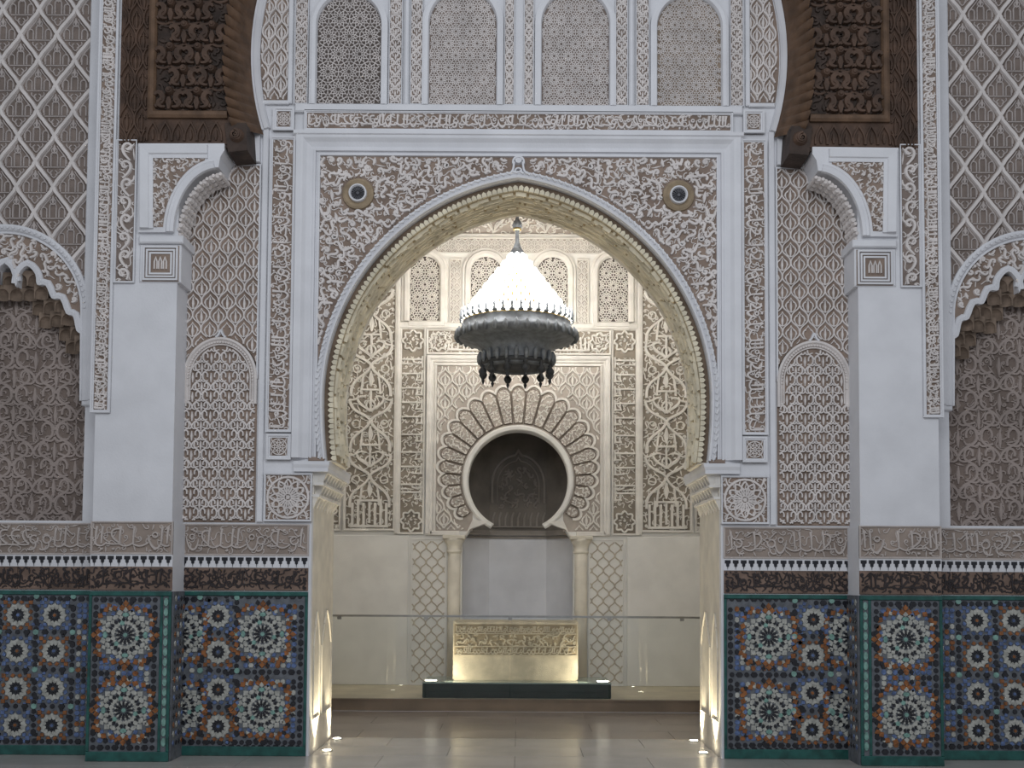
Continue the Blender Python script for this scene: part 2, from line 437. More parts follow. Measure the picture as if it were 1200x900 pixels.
YS = 13.45; ZS = .145
boxm('mortar_bed', -7, 7, -6, YS+.05, -.12, -.008, 'joint', fl)
slab_field(fl, -6.5, 6.5, 6.2, WALLY+.05, 11, 6, 0, 'marble_slab', 'marble')
boxm('paving', -6.5, 6.5, -6, 6.195, -.05, 0, 'marble', fl)
slab_field(fl, -JH/S+.005, JH/S-.005, WALLY+.055, YT, 3, 2, 0, 'threshold_slab', 'marble')
slab_field(fl, -3.2, 3.2, YT+.004, YS, 4, 4, -.002, 'chamber_slab', 'marble_brown')
st = tag(link('chamber_step', None, (0, YS, 0)), 'brown step with cream paving carrying the glass balustrade', 'step')
boxm('riser', -3.2, 3.2, YS, YS+.05, 0, ZS-.02, 'step_brown', st)
boxm('nosing', -3.2, 3.2, YS-.012, YS+.06, ZS-.02, ZS, 'step_brown', st, .004)
boxm('tread', -3.2, 3.2, YS+.06, YM, 0, ZS-.001, 'step_cream', st)
# chamber shell
def swall(name, x0, x1, y0, y1, z0, z1, mt): return tag(boxm(name, x0, x1, y0, y1, z0, z1, mt), kind='structure')
YA = WALLY-DA/S-.02
swall('wall_chamber_west', -3.4, -3.2, YA, YM+.3, 0, 7.9, 'plaster_warm')
swall('wall_chamber_east', 3.2, 3.4, YA, YM+.3, 0, 7.9, 'plaster_warm')
swall('ceiling', -3.4, 3.4, YA, YM+.3, 7.7, 7.9, 'cedar')

# ================================================================== PORTAL ARCH
t = thing('portal_arch', 'great pointed horseshoe arch with carved cream soffit and rope moulding', 'arch', wpt(605, VS, 0))
g = G(); a = archp(0, 60)
# wavy white moulding
ws = 1+.10*np.sin(np.arange(len(a))*2.1)
g.sweep(a, [(-1, 0), (-.5, 4), (2.2, 5.5), (4.2, 3.2), (5.2, 5.2), (7.6, 4.2), (8.2, -9.8)], 0, False, None)
g.build('rope_moulding', 'plaster', t)
g = G()
for i in range(0, len(a)-1):
    p = np.array(a[i]); q = np.array(a[i+1]); m_ = (p+q)/2; dr = (q-p)/np.linalg.norm(q-p); nn = np.array([-dr[1], dr[0]])
    g.rib([m_-dr*2.6+nn*.2, m_+nn*1.4, m_+dr*2.6+nn*2.6], 3.0, 4.0, 6.6)
tag(g.build('rope_twist', 'plaster', t), kind='stuff')
g = G(); g.sweep(archp(8, 40), [(0, -9.9), (.1, -9.2), (9.9, -9.2), (10, -9.9)]); g.build('brown_reveal', 'soffit_brown', t)
g = G(); sa = archp(18, 40); g.sweep(sa, [(0, -9.8), (1, -9.5), (1, DA+1), (0, DA+.5)]); g.build('soffit', 'soffit_ground', t)
g = G(); fa = archp(18, 70); P = np.array(fa)
for i in range(len(P)-1):
    dr = P[i+1]-P[i]; L_ = np.linalg.norm(dr); dr /= L_; nn = np.array([dr[1], -dr[0]]); m_ = (P[i]+P[i+1])/2
    g.poly([m_-dr*L_*.46-nn*1, m_-dr*L_*.42+nn*3.2, m_+nn*5.4, m_+dr*L_*.42+nn*3.2, m_+dr*L_*.46-nn*1], -9.4, -5.5)
tag(g.build('scalloped_fringe', 'soffit_cream', t), kind='stuff')
g = G(); R = random.Random(5); fa = np.array(archp(19, 130))
for k in range(9):
    d_a = -13 - k*8.6; i = R.randint(0, 3)
    if k in (3, 7):
        g.sweep(fa, [(0, d_a), (2.6, d_a-1), (2.6, d_a-2.6), (0, d_a-3.6)]); continue
    while i < len(fa)-4:
        ln = R.randint(1, 4)
        hh = R.uniform(2.0, 4.6); dd = d_a+R.uniform(-1.2, 1.2)
        g.sweep(fa[i:i+ln+1], [(0, dd), (hh, dd-1.5), (hh*.8, dd-5.2), (0, dd-6.6)]); i += ln+R.choice((0, 0, 1))
tag(g.build('soffit_carving', 'soffit_cream', t), kind='stuff')
g = G(); g.sweep(archp(16, 50), [(0, DA+2), (4, DA+1.5), (6, DA-2), (5, DA-5), (0, DA-5)]); g.build('back_moulding', 'cream', t)
g = G()   # keystone knot
kx, ky = M(606, 190)
g.rib(arc(605, ky+2, 6.5, PI*.9, PI*2.1, 12), 3, 0, 7); g.disc(605, ky-1, 5.5, 0, 6, 0, 12, .25)
g.rib(bez((594, ky+16), (600, ky+14), (599, ky+6), (600, ky+2)), 3, 0, 7); g.rib(bez((616, ky+16), (610, ky+14), (611, ky+6), (610, ky+2)), 3, 0, 7)
g.rib(arc(605, ky+13, 4, PI*.9, PI*2.1, 9), 2.2, 0, 6)
g.build('keystone_knot', 'plaster', t)

# spandrel
u0, v0, _, _ = RP(371, 180, 371, 180); u0 = M(371, 330)[0]; v0 = M(480, 181)[1]; v1 = M(371, 537)[1]
t = thing('spandrel_relief', 'scrolling arabesque stucco filling the spandrels above the portal arch', 'panel', wpt(605, VS, 0))
ap = archp(-1.5, 40); ol = [(u0, v1), (u0, v0), (1210-u0, v0), (1210-u0, v1)]
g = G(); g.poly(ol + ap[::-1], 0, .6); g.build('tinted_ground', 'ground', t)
pin = inpoly(ol + archp(-4, 40)[::-1])
bs = [M(420, 228), ]; bu, bv = bs[0]; bu2 = 1210-bu
ins = lambda x, y: pin(x, y) & (x > u0+3) & (x < 1207-u0) & (y > v0+4) & (((x-bu)**2+(y-bv)**2) > 20**2) & (((x-bu2)**2+(y-bv)**2) > 20**2) & ~((abs(x-605) < 13) & (y < ky+22))
for s_ in (0, 1):
    g = G(bool(s_)); arabesque(g, lambda x, y: ins(x, y) & (x < 604), (u0, v0, 605, v1), 9.4, 3.4, .5, 3.8, 11); arabesque(g, lambda x, y: ins(x, y) & (x < 604), (u0, v0, 605, v1), 8.6, 1.3, .5, 1.8, 12, fine=False)
    tag(g.build('scroll_carving', 'stucco', t), kind='stuff')
# portal frame mouldings (alfiz)
t = thing('portal_surround', 'tall white stepped plaster frame around the portal arch', 'frame', wpt(605, VS, 0))
f0 = M(346, 340)[0]; ft = M(500, 157)[1]
path = [(u0, v1), (u0, v0), (1210-u0, v0), (1210-u0, v1)]
g = G(); g.sweep(path, [(3.2, .5), (2.8, 4), (.6, 4), (.2, 1.2), (-2, 1.0), (-2.4, 5), (-4.8, 5), (-5.2, 1)]); g.build('double_fillet', 'plaster', t)
g = G(); w_ = u0-f0
g.sweep(path, [(-5, 0), (-5, 1.5), (-8, 2), (-13, 4.5), (-17, 8.5), (-19, 9), (-w_, 9), (-w_-.5, 0)]); g.build('cavetto', 'plaster', t)
for s_ in (0, 1):
    g = G(bool(s_)); r = RP(362, 536, 380, 541); g.block(r[0], r[1], r[2], r[3], 0, 5, 1); g.build('foot_block', 'ground', t)

# bosses
for s_ in (0, 1):
    t = thing('boss', 'round ochre boss with fluted dark cup set in the arabesque spandrel', 'boss', wpt(bu if not s_ else bu2, bv+18, 0), 'bosses in the spandrels')
    g = G(bool(s_)); n = 24
    g.sweep(arc(bu, bv, 18.5, 0, 2*PI, n+1)[:-1], [(-.5, 0), (0, 3.5), (2.5, 5), (7, 2.5), (9, 2.5)], 0, True); g.disc(bu, bv, 17, 0, 2.6)
    g.build('ochre_ring', 'ochre', t)
    g = G(bool(s_)); g.sweep(arc(bu, bv, 10.8, 0, 2*PI, n+1)[:-1], [(0, 2), (.3, 8), (1.8, 8.5), (2.8, 6), (2.8, 3)], 0, True); g.build('white_rim', 'plaster', t)
    g = G(bool(s_)); g.disc(bu, bv, 8.2, 2, 3.2)
    for k in range(16):
        a_ = 2*PI*k/16; c, s2 = math.cos(a_), math.sin(a_)
        g.rib([(bu+3*c, bv+3*s2), (bu+5*c, bv+5*s2), (bu+8*c, bv+8*s2)], 1.3, 3, 5.5, 0, (.4, .8, 1.1))
    g.disc(bu, bv, 3, 3, 6, 0, 12, .4); g.build('fluted_cup', 'dark_cup', t)

# ---- inscription band, squares, cornice over the portal
def carved_panel(name, label, cat, r, d, fill, group=None, s_=0, fr=3.0, gm='ground', sm='stucco', frm='plaster', depth=4.0, parts=()):
    u0, v0, u1, v1 = r
    uu = (u0+u1)/2
    t = thing(name, label, cat, wpt(1210-uu if s_ else uu, v1, d), group)
    g = G(bool(s_)); g.poly([(u0, v0), (u1, v0), (u1, v1), (u0, v1)], d-.5, d+.6); g.build('tinted_ground', gm, t)
    g = G(bool(s_)); fill(g, (u0+fr, v0+fr, u1-fr, v1-fr), d+.5); o = g.build('carving', sm, t)
    if o: tag(o, kind='stuff')
    if fr > 0:
        g = G(bool(s_)); g.frame(u0, v0, u1, v1, [(0, d-.5), (0, d+depth), (fr*.55, d+depth), (fr*.7, d+depth*.6), (fr, d+depth*.6), (fr, d)]); g.build('border', frm, t)
    return t
r = RP(357, 131, 858, 155, 4); r = (r[0], r[1], 1210-r[0], r[3])
carved_panel('inscription_band', 'long carved cursive inscription band above the portal frame', 'inscription', r, 3,
             lambda g, b, d: (script_band(g, *b, 2.3, d, d+3, 3), arabesque(g, inrect(*b), b, 7.5, 1.3, d, d+1.6, 4, fine=False)))
c0 = RP(318, 155, 892, 165, 9); e0 = RP(345, 123, 865, 131, 7)
t = thing('cornice', 'white plaster cornice ledges framing the long inscription band', 'cornice', wpt(605, c0[3], 0))
g = G(); x0 = e0[0]
g.add([(x, y, d) for x in (x0, 1210-x0) for y, d in ((c0[1]-1, 0), (c0[1]-1, 11), (c0[1]+3, 11), (c0[1]+5, 7), (c0[1]+9, 5), (c0[1]+10, 0))],
      [(i, i+1, i+7, i+6) for i in range(5)]+[(0,1,2,3,4,5), (6,7,8,9,10,11)]); g.build('lower_ledge', 'plaster', t)
g = G(); g.block(x0, e0[1]-1, 1210-x0, e0[3]+1, 0, 7, 1.5); g.build('upper_ledge', 'plaster', t)
def rosette_fill(g, b, d, k=10):
    u0, v0, u1, v1 = b; cx, cy = (u0+u1)/2, (v0+v1)/2; r = min(u1-u0, v1-v0)/2
    g.disc(cx, cy, r*.12, d, d+2.5, 0, 10, .3)
    g.rib(arc(cx, cy, r*.92, 0, 2*PI, 25)[:-1], r*.10+.5, d, d+2.2, 0, None, True)
    for i in range(k):
        a = 2*PI*i/k; ca, sa_ = math.cos(a), math.sin(a)
        rot = lambda p: np.stack([cx+p[:,0]*ca-p[:,1]*sa_, cy+p[:,0]*sa_+p[:,1]*ca], 1)
        for sg in (1, -1):
            g.rib(rot(bez((r*.15, 0), (r*.3, sg*r*.2), (r*.6, sg*r*.24), (r*.82, 0), 8)), r*.07+.5, d, d+2.2)
            g.rib(rot(bez((r*.45, sg*r*.0), (r*.55, sg*r*.1), (r*.5, sg*r*.17), (r*.42, sg*r*.14), 6)), r*.06+.4, d, d+1.8)
    for sx in (-1, 1):
        for sy in (-1, 1):
            q = clothoid(9, r*.6, 6/r, -2/r, 0)*(sx, sy) + (cx+sx*r*.8, cy+sy*r*.8)
            for p in clip(q, inrect(*b)): g.rib(p, r*.07+.5, d, d+2)
for s_ in (0, 1):
    carved_panel('medallion_square', 'small carved square at the corner between inscription band and upright strip', 'medallion', RP(321, 128, 346, 155), 3,
                 lambda g, b, d: rosette_fill(g, b, d, 8), 'corner squares of the portal border', s_, 4.5)
    carved_panel('inscription_strip', 'narrow upright inscription strip flanking the portal frame', 'inscription', RP(315, 162, 345, 507), 2,
                 lambda g, b, d: (script_band(g, *b, 2.3, d, d+3, 8, True), arabesque(g, inrect(*b), b, 7.5, 1.3, d, d+1.6, 9, fine=False)), 'upright strips beside the portal', s_, 3.2)
    carved_panel('medallion_square', 'small carved square at the foot of the upright inscription strip', 'medallion', RP(313, 509, 342, 539), 2,
                 lambda g, b, d: rosette_fill(g, b, d, 8), 'foot squares below the upright strips', s_, 4.5)
    carved_panel('rosette_relief', 'large square rosette panel of carved stucco beside the portal impost', 'panel', RP(310, 555, 366, 611), 1,
                 lambda g, b, d: (rosette_fill(g, b, d, 12), arabesque(g, inrect(*b), b, 6.5, 1.2, d, d+1.5, 21, fine=False)), 'rosette panels by the imposts', s_, 2.0)
    # ogee net panel above the blind arch
    nv0 = M(262, 193)[1]; nu0 = M(217, 350)[0]; nu1 = M(305, 300)[0]; nv1 = M(262, 612)[1]; av = M(262, 398)[1]
    acx = (nu0+nu1)/2; ar = (nu1-nu0)/2-.5; acy = M(262, 444)[1]
    t = thing('net_relief', 'stucco panel carved as an ogee net with palmettes beneath the timber bracket', 'panel', wpt(acx if not s_ else 1210-acx, nv1, 0), 'ogee net panels')
    blind = arc(acx, acy, ar+1, PI, 2*PI, 24, ar*1.12).tolist()
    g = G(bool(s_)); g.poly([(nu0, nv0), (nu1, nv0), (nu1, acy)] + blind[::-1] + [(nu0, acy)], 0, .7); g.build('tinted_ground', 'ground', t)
    g = G(bool(s_)); ib = lambda x, y: (x > nu0+1.5) & (x < nu1-1.5) & (y > nv0+2) & (y < acy) & ((((x-acx)/(ar+2))**2+((y-acy)/(ar*1.12+2))**2 > 1))
    palm_lattice(g, ib, (nu0, nv0, nu1, acy), 20.2, 16.6, 1.9, .6, 3.2); tag(g.build('net_carving', 'stucco', t), kind='stuff')
    g = G(bool(s_)); g.sweep([(nu0, acy), (nu0, nv0), (nu1, nv0), (nu1, acy)], [(0, 0), (0, 3), (1.8, 3), (2, .5)]); g.build('border', 'plaster', t)
    t = thing('blind_arch', 'blind round arched panel of scrolling stucco beside the white pier', 'blind arch', wpt(acx if not s_ else 1210-acx, nv1, 0), 'blind arched panels')
    ip = arc(acx, acy, ar-8, PI, 2*PI, 24, (ar-8)*1.14).tolist()
    g = G(bool(s_)); op = arc(acx, acy, ar, PI, 2*PI, 30, ar*1.12)
    g.poly([(nu0+.5, nv1), (nu0+.5, acy)] + op.tolist() + [(nu1-.5, acy), (nu1-.5, nv1)], 0, .8); g.build('tinted_ground', 'ground', t)
    g = G(bool(s_)); full = np.vstack([[(nu0+.5, acy+30)], op, [(nu1-.5, acy+30)]])
    g.sweep(full, [(0, 0), (0, 5), (2.5, 5.5), (4, 3.5), (6, 2.5), (7.5, .8)]); g.build('scalloped_hood', 'stucco', t)
    g = G(bool(s_))
    for q in np.linspace(0, len(full)-2, 40):
        i = int(q); f = q-i; m_ = full[i]*(1-f)+full[i+1]*f; dd = np.array((acx, acy+15))-m_; dd /= np.linalg.norm(dd)
        g.disc(*(m_+dd*5.5), 1.8, 1, 4, 0, 6, .3)
    tag(g.build('hood_beads', 'stucco', t), kind='stuff')
    g = G(bool(s_)); g.rib(bez((acx-6, acy-ar*1.12), (acx-2, acy-ar*1.12-2), (acx-2, acy-ar*1.12-5), (acx, acy-ar*1.12-9), 6), 3, 0, 5); g.rib(bez((acx+6, acy-ar*1.12), (acx+2, acy-ar*1.12-2), (acx+2, acy-ar*1.12-5), (acx, acy-ar*1.12-9), 6), 3, 0, 5)
    g.build('finial', 'plaster', t)
    g = G(bool(s_))
    ii = lambda x, y: (x > nu0+2.5) & (x < nu1-2.5) & (y < nv1-2) & ((y > acy+24) | (abs(x-acx) < ar-9) & ((y > acy) | (((x-acx)/(ar-9.5))**2+((y-acy)/((ar-9.5)*1.14))**2 < 1)))
    scroll_columns(g, ii, (nu0+1, av, nu1-1, nv1), 21, 23, 2.1, .6, 3.6)
    inner = np.vstack([[(acx-ar+8, acy+26)], np.array(ip), [(acx+ar-8, acy+26)]]); g.rib(inner, 1.8, .6, 3.2)
    tag(g.build('scroll_carving', 'stucco', t), kind='stuff')

# ---- upper arcade of blind screens
wins = [(372, 447), (503, 582)]
vb = M(480, 125)[1]
pan = []
def top_relief(x0, x1, s_, seed, name='upright_relief'):
    u0 = M(x0, 60)[0]; u1 = M(x1, 60)[0]
    tt = carved_panel('upright_relief', 'narrow upright stucco panel between the blind arched screens', 'panel', (u0, -230, u1, vb-1), 1,
        lambda g, b, d: (scroll_columns(g, inrect(*b), b, max(9, u1-u0-3), 15, 2.0, d, d+2.8), arabesque(g, inrect(*b), b, 6.5, 1.4, d, d+1.8, seed, fine=False)), 'upright panels of the upper arcade', s_, 1.2)
for s_ in (0, 1):
    for k, (a_, b_) in enumerate(((346, 362), (456, 472), (481, 496), (591, 603))): top_relief(a_, b_, s_, 30+k)
    for k, (x0, x1) in enumerate(wins):
        u0 = M(x0, 60)[0]; u1 = M(x1, 60)[0]; cu = (u0+u1)/2; r = (u1-u0)/2
        cv = M(x0, -2 if k == 0 else -6)[1]+r*.92
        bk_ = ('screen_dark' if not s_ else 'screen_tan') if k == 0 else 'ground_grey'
        lab = ('tan pierced star screen in a white arched frame next to the timber arch' if (s_ and k == 0) else None) or ('dark pierced star screen in a white arched frame beside the timber arch', 'pale tan star screen in a white arched frame above the portal keystone')[k]
        t = thing('arched_screen', lab, 'screen', wpt(cu if not s_ else 1210-cu, vb, 0), 'blind star screens of the upper arcade')
        sh = arc(cu, cv, r, PI, 2*PI, 24).tolist()
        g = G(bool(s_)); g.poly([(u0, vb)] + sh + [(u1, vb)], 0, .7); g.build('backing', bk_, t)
        g = G(bool(s_)); path = [(u0, vb)] + sh + [(u1, vb)]
        g.sweep(path, [(.5, 0), (.2, 4), (-1, 8), (-5, 8.5), (-8, 7.5), (-8.5, 0)]); g.build('arched_frame', 'plaster', t)
        g = G(bool(s_)); isc = lambda x, y: (x > u0+.5) & (x < u1-.5) & (y < vb-.5) & ((y > cv) | ((x-cu)**2+(y-cv)**2 < (r-.5)**2))
        star_screen(g, isc, (u0, cv-r, u1, vb), 25 if (k == 0 and not s_) else 17, .95 if k == 0 else 1.1, .6, 2.6); tag(g.build('star_lattice', 'stucco', t), kind='stuff')
    # colonnette fillets between
    for a_, b_ in ((474, 480),):
        g = G(bool(s_)); g.block(M(a_, 60)[0], -230, M(b_, 60)[0], vb, 0, 6, 2)
        tag(g.build('fillet', 'plaster'), 'slim white plaster fillet between two upright stucco panels', 'fillet', 'fillets of the upper arcade')
    # outermost relief bounded by the great arch
    hc = M(610, 65); HCU, HCV = 606.5, hc[1]; HR = (M(610+312, 65)[0]-M(610-312, 65)[0])/2
    u0 = M(340, 60)[0]; v1 = M(322, 120)[1]
    t = thing('curved_relief', 'carved palmette panel cut by the curve of the great arch', 'panel', wpt(320 if not s_ else 890, v1, 0), 'panels against the great arch')
    inn = lambda x, y: (x < u0-2.5) & (y < v1-2) & ((x-HCU)**2+(y-HCV)**2 < (HR-9)**2) & (x > 200)
    lp = [(HCU-(HR-6)*math.cos(q), HCV-(HR-6)*math.sin(q)) for q in np.linspace(-math.asin((v1-HCV)/(HR-6)), .75, 24)]
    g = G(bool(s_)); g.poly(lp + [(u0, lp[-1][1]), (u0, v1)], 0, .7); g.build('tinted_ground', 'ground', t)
    g = G(bool(s_)); palm_lattice(g, inn, (295, -230, u0, v1), 15, 16, 2.4, .6, 3.4, off=(3, 0)); tag(g.build('palmette_carving', 'stucco', t), kind='stuff')
    g = G(bool(s_)); g.block(u0-1.5, -230, u0+4, v1+3, 0, 5, 1); g.block(M(309, 120)[0], v1-1, u0, v1+4, 0, 5, 1); g.build('border', 'plaster', t)
    # impost block where the great arch lands
    t = thing('arch_impost', 'white stepped impost where the great horseshoe arch lands on the wall', 'impost', wpt(284 if not s_ else 926, M(262, 193)[1], 0), 'imposts of the great arch')
    q = [M(x, y, 0) for x, y in ((240, 181), (294, 181), (294, 150), (306, 150), (306, 192), (240, 192))]
    g = G(bool(s_)); g.poly(q, 0, 8); g.build('stepped_block', 'plaster', t)
    q = RP(306, 120, 313, 510); g = G(bool(s_)); g.block(q[0], M(306, 152)[1], q[2], M(306, 612)[1], 0, 4, 1); g.build('upright_fillet', 'plaster', t)
g = G(); pth = [(HCU-HR*math.cos(q), HCV-HR*math.sin(q)) for q in np.linspace(-.30, PI+.30, 90)]
g.sweep(pth, [(-4, 0), (-4, 5), (-2, 7), (0, 5), (1, 7.5), (6, 8), (8, 4), (8, 0)])
tag(g.build('great_arch_moulding', 'plaster'), 'sweeping white moulding of the great horseshoe arch beside the timber', 'moulding')

# ---- portal imposts, on the jambs
iv0 = M(370, 541)[1]; iv1 = M(370, 553)[1]
for s_ in (0, 1):
    t = thing('jamb_impost', 'white impost ledge over small cream muqarnas tiers on the portal jamb', 'impost', wpt(372 if not s_ else 838, iv1+45, 0), 'portal imposts')
    g = G(bool(s_)); ju = 605-JH; uo = M(345, 545)[0]
    P = [(uo, 0), (uo, 5), (ju+19, 5), (ju+19, DT-4), (ju, DT-4), (ju, 0)]
    V = []; n = len(P)
    for vv, gr in ((iv0, 1), (iv0+4, 1), (iv0+8, 0), (iv1, 0)):
        for i, (x, d) in enumerate(P):
            V.append((x + (1.5 if gr and i in (2, 3) else 0), vv, d + (1.5 if gr and i in (1, 2) else 0)))
    F = [(k*n+i, k*n+(i+1) % n, (k+1)*n+(i+1) % n, (k+1)*n+i) for k in range(3) for i in range(n)]
    g.add(V, F+[tuple(range(n)), tuple(range(3*n, 4*n))]); g.build('ledge', 'plaster', t)
    for k in range(3):   # tiers of small niches, on the reveal
        g = G(bool(s_)); va = iv1 + k*14; vb_ = va+15; pr = 17-k*5
        nn_ = 8; dd = (0-DT)/nn_
        for i in range(nn_):
            a_ = -2-i*dd-(dd*.5 if k == 1 else 0); b_ = a_-dd*.62
            g.add([(ju-1, va, a_), (ju+pr, va, a_), (ju+pr, va, b_), (ju-1, va, b_), (ju-1, vb_, a_), (ju+pr-7, vb_, a_-dd*.22), (ju+pr-7, vb_, b_+dd*.22), (ju-1, vb_, b_)],
                  [(0,1,2,3), (4,5,6,7), (0,1,5,4), (1,2,6,5), (2,3,7,6), (3,0,4,7)])
        g.box(ju-1, va-1.6, ju+pr+1.2, va+1.6, DT+1, -1)
        g.box(ju-1, va, ju+pr-11, vb_-1, DT+1, -3)
        tag(g.build('muqarnas_tier', 'cream_stucco', t), kind='stuff')
    # slender blind panel on the reveal of the jamb
    g = G(bool(s_)); py0, py1 = 812, VF-40
    for da, db_ in ((-20, -60), (-75, -140)):
        mid = (da+db_)/2
        top = [(da, 760), (mid+ (da-mid)*.55, 735), (mid, 718), (mid+(db_-mid)*.55, 735), (db_, 760)]
        loop = [(da, py1)] + top + [(db_, py1)]
        for (p, q) in zip(loop, loop[1:]+loop[:1]):
            g.add([(ju, p[1]-1, p[0]), (ju+1.6, p[1], p[0]), (ju+1.6, q[1], q[0]), (ju, q[1]+1, q[0]), (ju, p[1]+2, p[0]-2), (ju, q[1]+2, q[0]-2)], [(0,1,2,3), (1,4,5,2)])
    tag(g.build('jamb_blind_arch', 'cream'), 'slender pointed blind panels raised on the cream jamb face', 'blind panel', 'jamb panels')

# ================================================================== PIERS AND WINGS
pu0, pu1 = M(110, 550, PD)[0], M(203, 550, PD)[0]
for s_ in (0, 1):
    g = G(bool(s_)); g.box(pu0, VTOP, pu1, VF, -60, PD)
    o = tag(g.build('wall_pier', 'plaster'), kind='structure')
    # narrow inscription strip on the outer edge of the pier
    r = RP(114, 0, 138, 484, PD); r = (M(111, 300, PD)[0], -240, M(134, 300, PD)[0], M(120, 484, PD)[1])
    carved_panel('inscription_strip', 'long thin inscription strip hanging down the outer edge of the pier', 'inscription', r, PD,
                 lambda g, b, d: (script_band(g, *b, 2.0, d, d+2.6, 14, True, step=.8), arabesque(g, inrect(*b), b, 6.0, 1.2, d, d+1.6, 15, fine=False)), 'pier edge strips', s_, 3.4)
    sr = RP(137, 165, 160, 332, PD); sr = (r[2]+.5, sr[1], M(160, 250, PD)[0], sr[3])
    def vine(g, b, d):
        u0, v0, u1, v1 = b; w_ = u1-u0; y = v0; k = 0; c = (u0+u1)/2; pitch = 21
        while y < v1:
            sg = 1 if k % 2 else -1
            for p in clip(clothoid(16, 44, sg*.34, -sg*.02, PI/2)*(1, 1) + (c, y+10), inrect(*b)): g.rib(p, 3.2, d, d+3, 0, (.7, 1.1, 1.2, .8))
            for p in clip(clothoid(8, 18, -sg*.3, sg*.1, -sg*.6)+(c-sg*w_*.28, y+4), inrect(*b)): g.rib(p, 2.4, d, d+2.4, 0, (.4, 1.3, .5))
            y += pitch; k += 1
        arabesque(g, inrect(*b), b, 9, 1.3, d, d+1.4, 44, fine=False)
    carved_panel('vine_relief', 'upright stucco vine scroll panel between thin inscription strip and corbel', 'panel', sr, PD, vine, 'vine scroll panels', s_, 2.0, gm='ground_grey')
    # ---- corbel bracket
    CDp = PD+5
    c = lambda x, y: M(x, y, CDp)
    t = thing('corbel', 'white plaster corbel with carved spandrel and scalloped curved underside', 'corbel', wpt(c(185, 335)[0] if not s_ else 1210-c(185, 335)[0], c(185, 335)[1], PD), 'plaster corbels')
    arcq = bez(c(252, 196), c(224, 200), c(203, 232), c(202, 272), 16)
    outl = [c(162, 168), c(263, 168), c(263, 176), c(258, 184), c(256, 196)] + arcq.tolist() + [c(162, 272)]
    g = G(bool(s_)); g.poly(outl, 0, CDp); g.build('bracket_body', 'plaster', t)
    g = G(bool(s_)); tri = [c(180, 186), c(240, 186)] + bez(c(240, 188), c(214, 196), c(193, 230), c(191, 266), 12).tolist() + [c(180, 266)]
    g.poly(tri, CDp-.5, CDp+.6); g.build('tinted_ground', 'ground', t)
    g = G(bool(s_)); it = inpoly([tuple(np.array(p)) for p in tri]); bb = np.array(tri)
    arabesque(g, it, (bb[:,0].min(), bb[:,1].min(), bb[:,0].max(), bb[:,1].max()), 6.2, 1.9, CDp+.5, CDp+2.6, 61); tag(g.build('spandrel_carving', 'stucco', t), kind='stuff')
    g = G(bool(s_)); g.sweep([c(179, 268), c(179, 185), c(244, 185)], [(1, CDp), (1, CDp+2.5), (-3, CDp+3), (-4, CDp+5), (-13, CDp+6), (-15, CDp)])
    g.build('square_moulding', 'plaster', t)
    g = G(bool(s_)); g.sweep(arcq[::-1], [(2, CDp-1), (1.5, CDp+3), (-2, CDp+4), (-3, CDp+2), (-6, CDp+3.5), (-8, CDp)]); g.build('curved_moulding', 'plaster', t)
    g = G(bool(s_))   # scallops along the curved underside
    A2 = bez(c(258, 203), c(230, 207), c(210, 240), c(208, 280), 21)
    for dpt in (CDp-4, CDp-16, CDp-28):
        for i, p in enumerate(A2): g.disc(p[0]-1, p[1]-1, 3.0+(i % 2)*1.2, dpt-9, dpt-(i % 2)*3, 0, 10, .35)
    tag(g.build('scalloped_underside', 'stucco', t), kind='stuff')
    br = RP(163, 276, 211, 335, CDp)
    g = G(bool(s_)); gx0, gx1 = br[0], br[2]
    steps = [(br[1], br[1]+9, 3, 6), (br[1]+9, br[3]-5, 0, 2), (br[3]-5, br[3], -5, -2)]
    for a_, b_, ex, ed in steps: g.block(gx0-1, a_, gx1+ex, b_, 0, PD+ed, 1.5)
    g.build('base_block', 'plaster', t)
    g = G(bool(s_)); q = (gx0+4, br[1]+12, gx1-3, br[3]-7)
    for k in range(3): g.frame(q[0]+k*3.4, q[1]+k*3.4, q[2]-k*3.4, q[3]-k*3.4, [(0, PD+1.5), (0, PD+5-k*.6), (1.9, PD+5-k*.6), (1.9, PD+1.5)])
    g.build('stepped_frame', 'plaster', t)
    g = G(bool(s_)); g.box(q[0]-1, q[1]-1, q[2]+1, q[3]+1, PD+1, PD+2.3); g.build('frame_ground', 'ground', t)
    g = G(bool(s_)); g.poly([(q[0]+12, q[1]+12), (q[2]-12, q[1]+12), (q[2]-12, q[3]-12), (q[0]+12, q[3]-12)], PD+1.5, PD+2.6)
    g.build('tinted_ground', 'ground', t)
    g = G(bool(s_)); w_ = (q[2]-q[0]-24)/3
    for k in range(3):
        a_ = q[0]+12+k*w_
        g.rib([(a_+1, q[3]-13), (a_+1, q[1]+18), (a_+w_/2, q[1]+13), (a_+w_-1, q[1]+18), (a_+w_-1, q[3]-13)], 1.8, PD+2, PD+4.4)
    g.build('tiny_arcade', 'stucco', t)

    # ---- timber arch bracket
    WD = PD+9
    c = lambda x, y: M(x, y, WD)
    FR = (M(265, 65, WD)[0]); FRr = HCU-FR          # front radius of the timber arch
    wv1 = c(200, 166)[1]; wu0 = c(139, 80)[0]; hcv = M(610, 65, WD)[1]
    t = thing('timber_arch', 'dark carved cedar arch haunch with fluted shell edge resting on the corbel', 'timber arch', wpt(c(220, 178)[0] if not s_ else 1210-c(220, 178)[0], wv1, PD), 'cedar arch haunches')
    a1 = -math.asin((wv1-hcv)/FRr)
    cur = [(HCU-FRr*math.cos(q), hcv-FRr*math.sin(q)) for q in np.linspace(a1, .85, 30)]
    g = G(bool(s_)); g.poly([(wu0, wv1)] + cur + [(wu0, cur[-1][1])], 4, WD-6); g.build('carcass', 'cedar', t)
    mu = c(178, 80)[0]; mv = c(220, 132)[1]
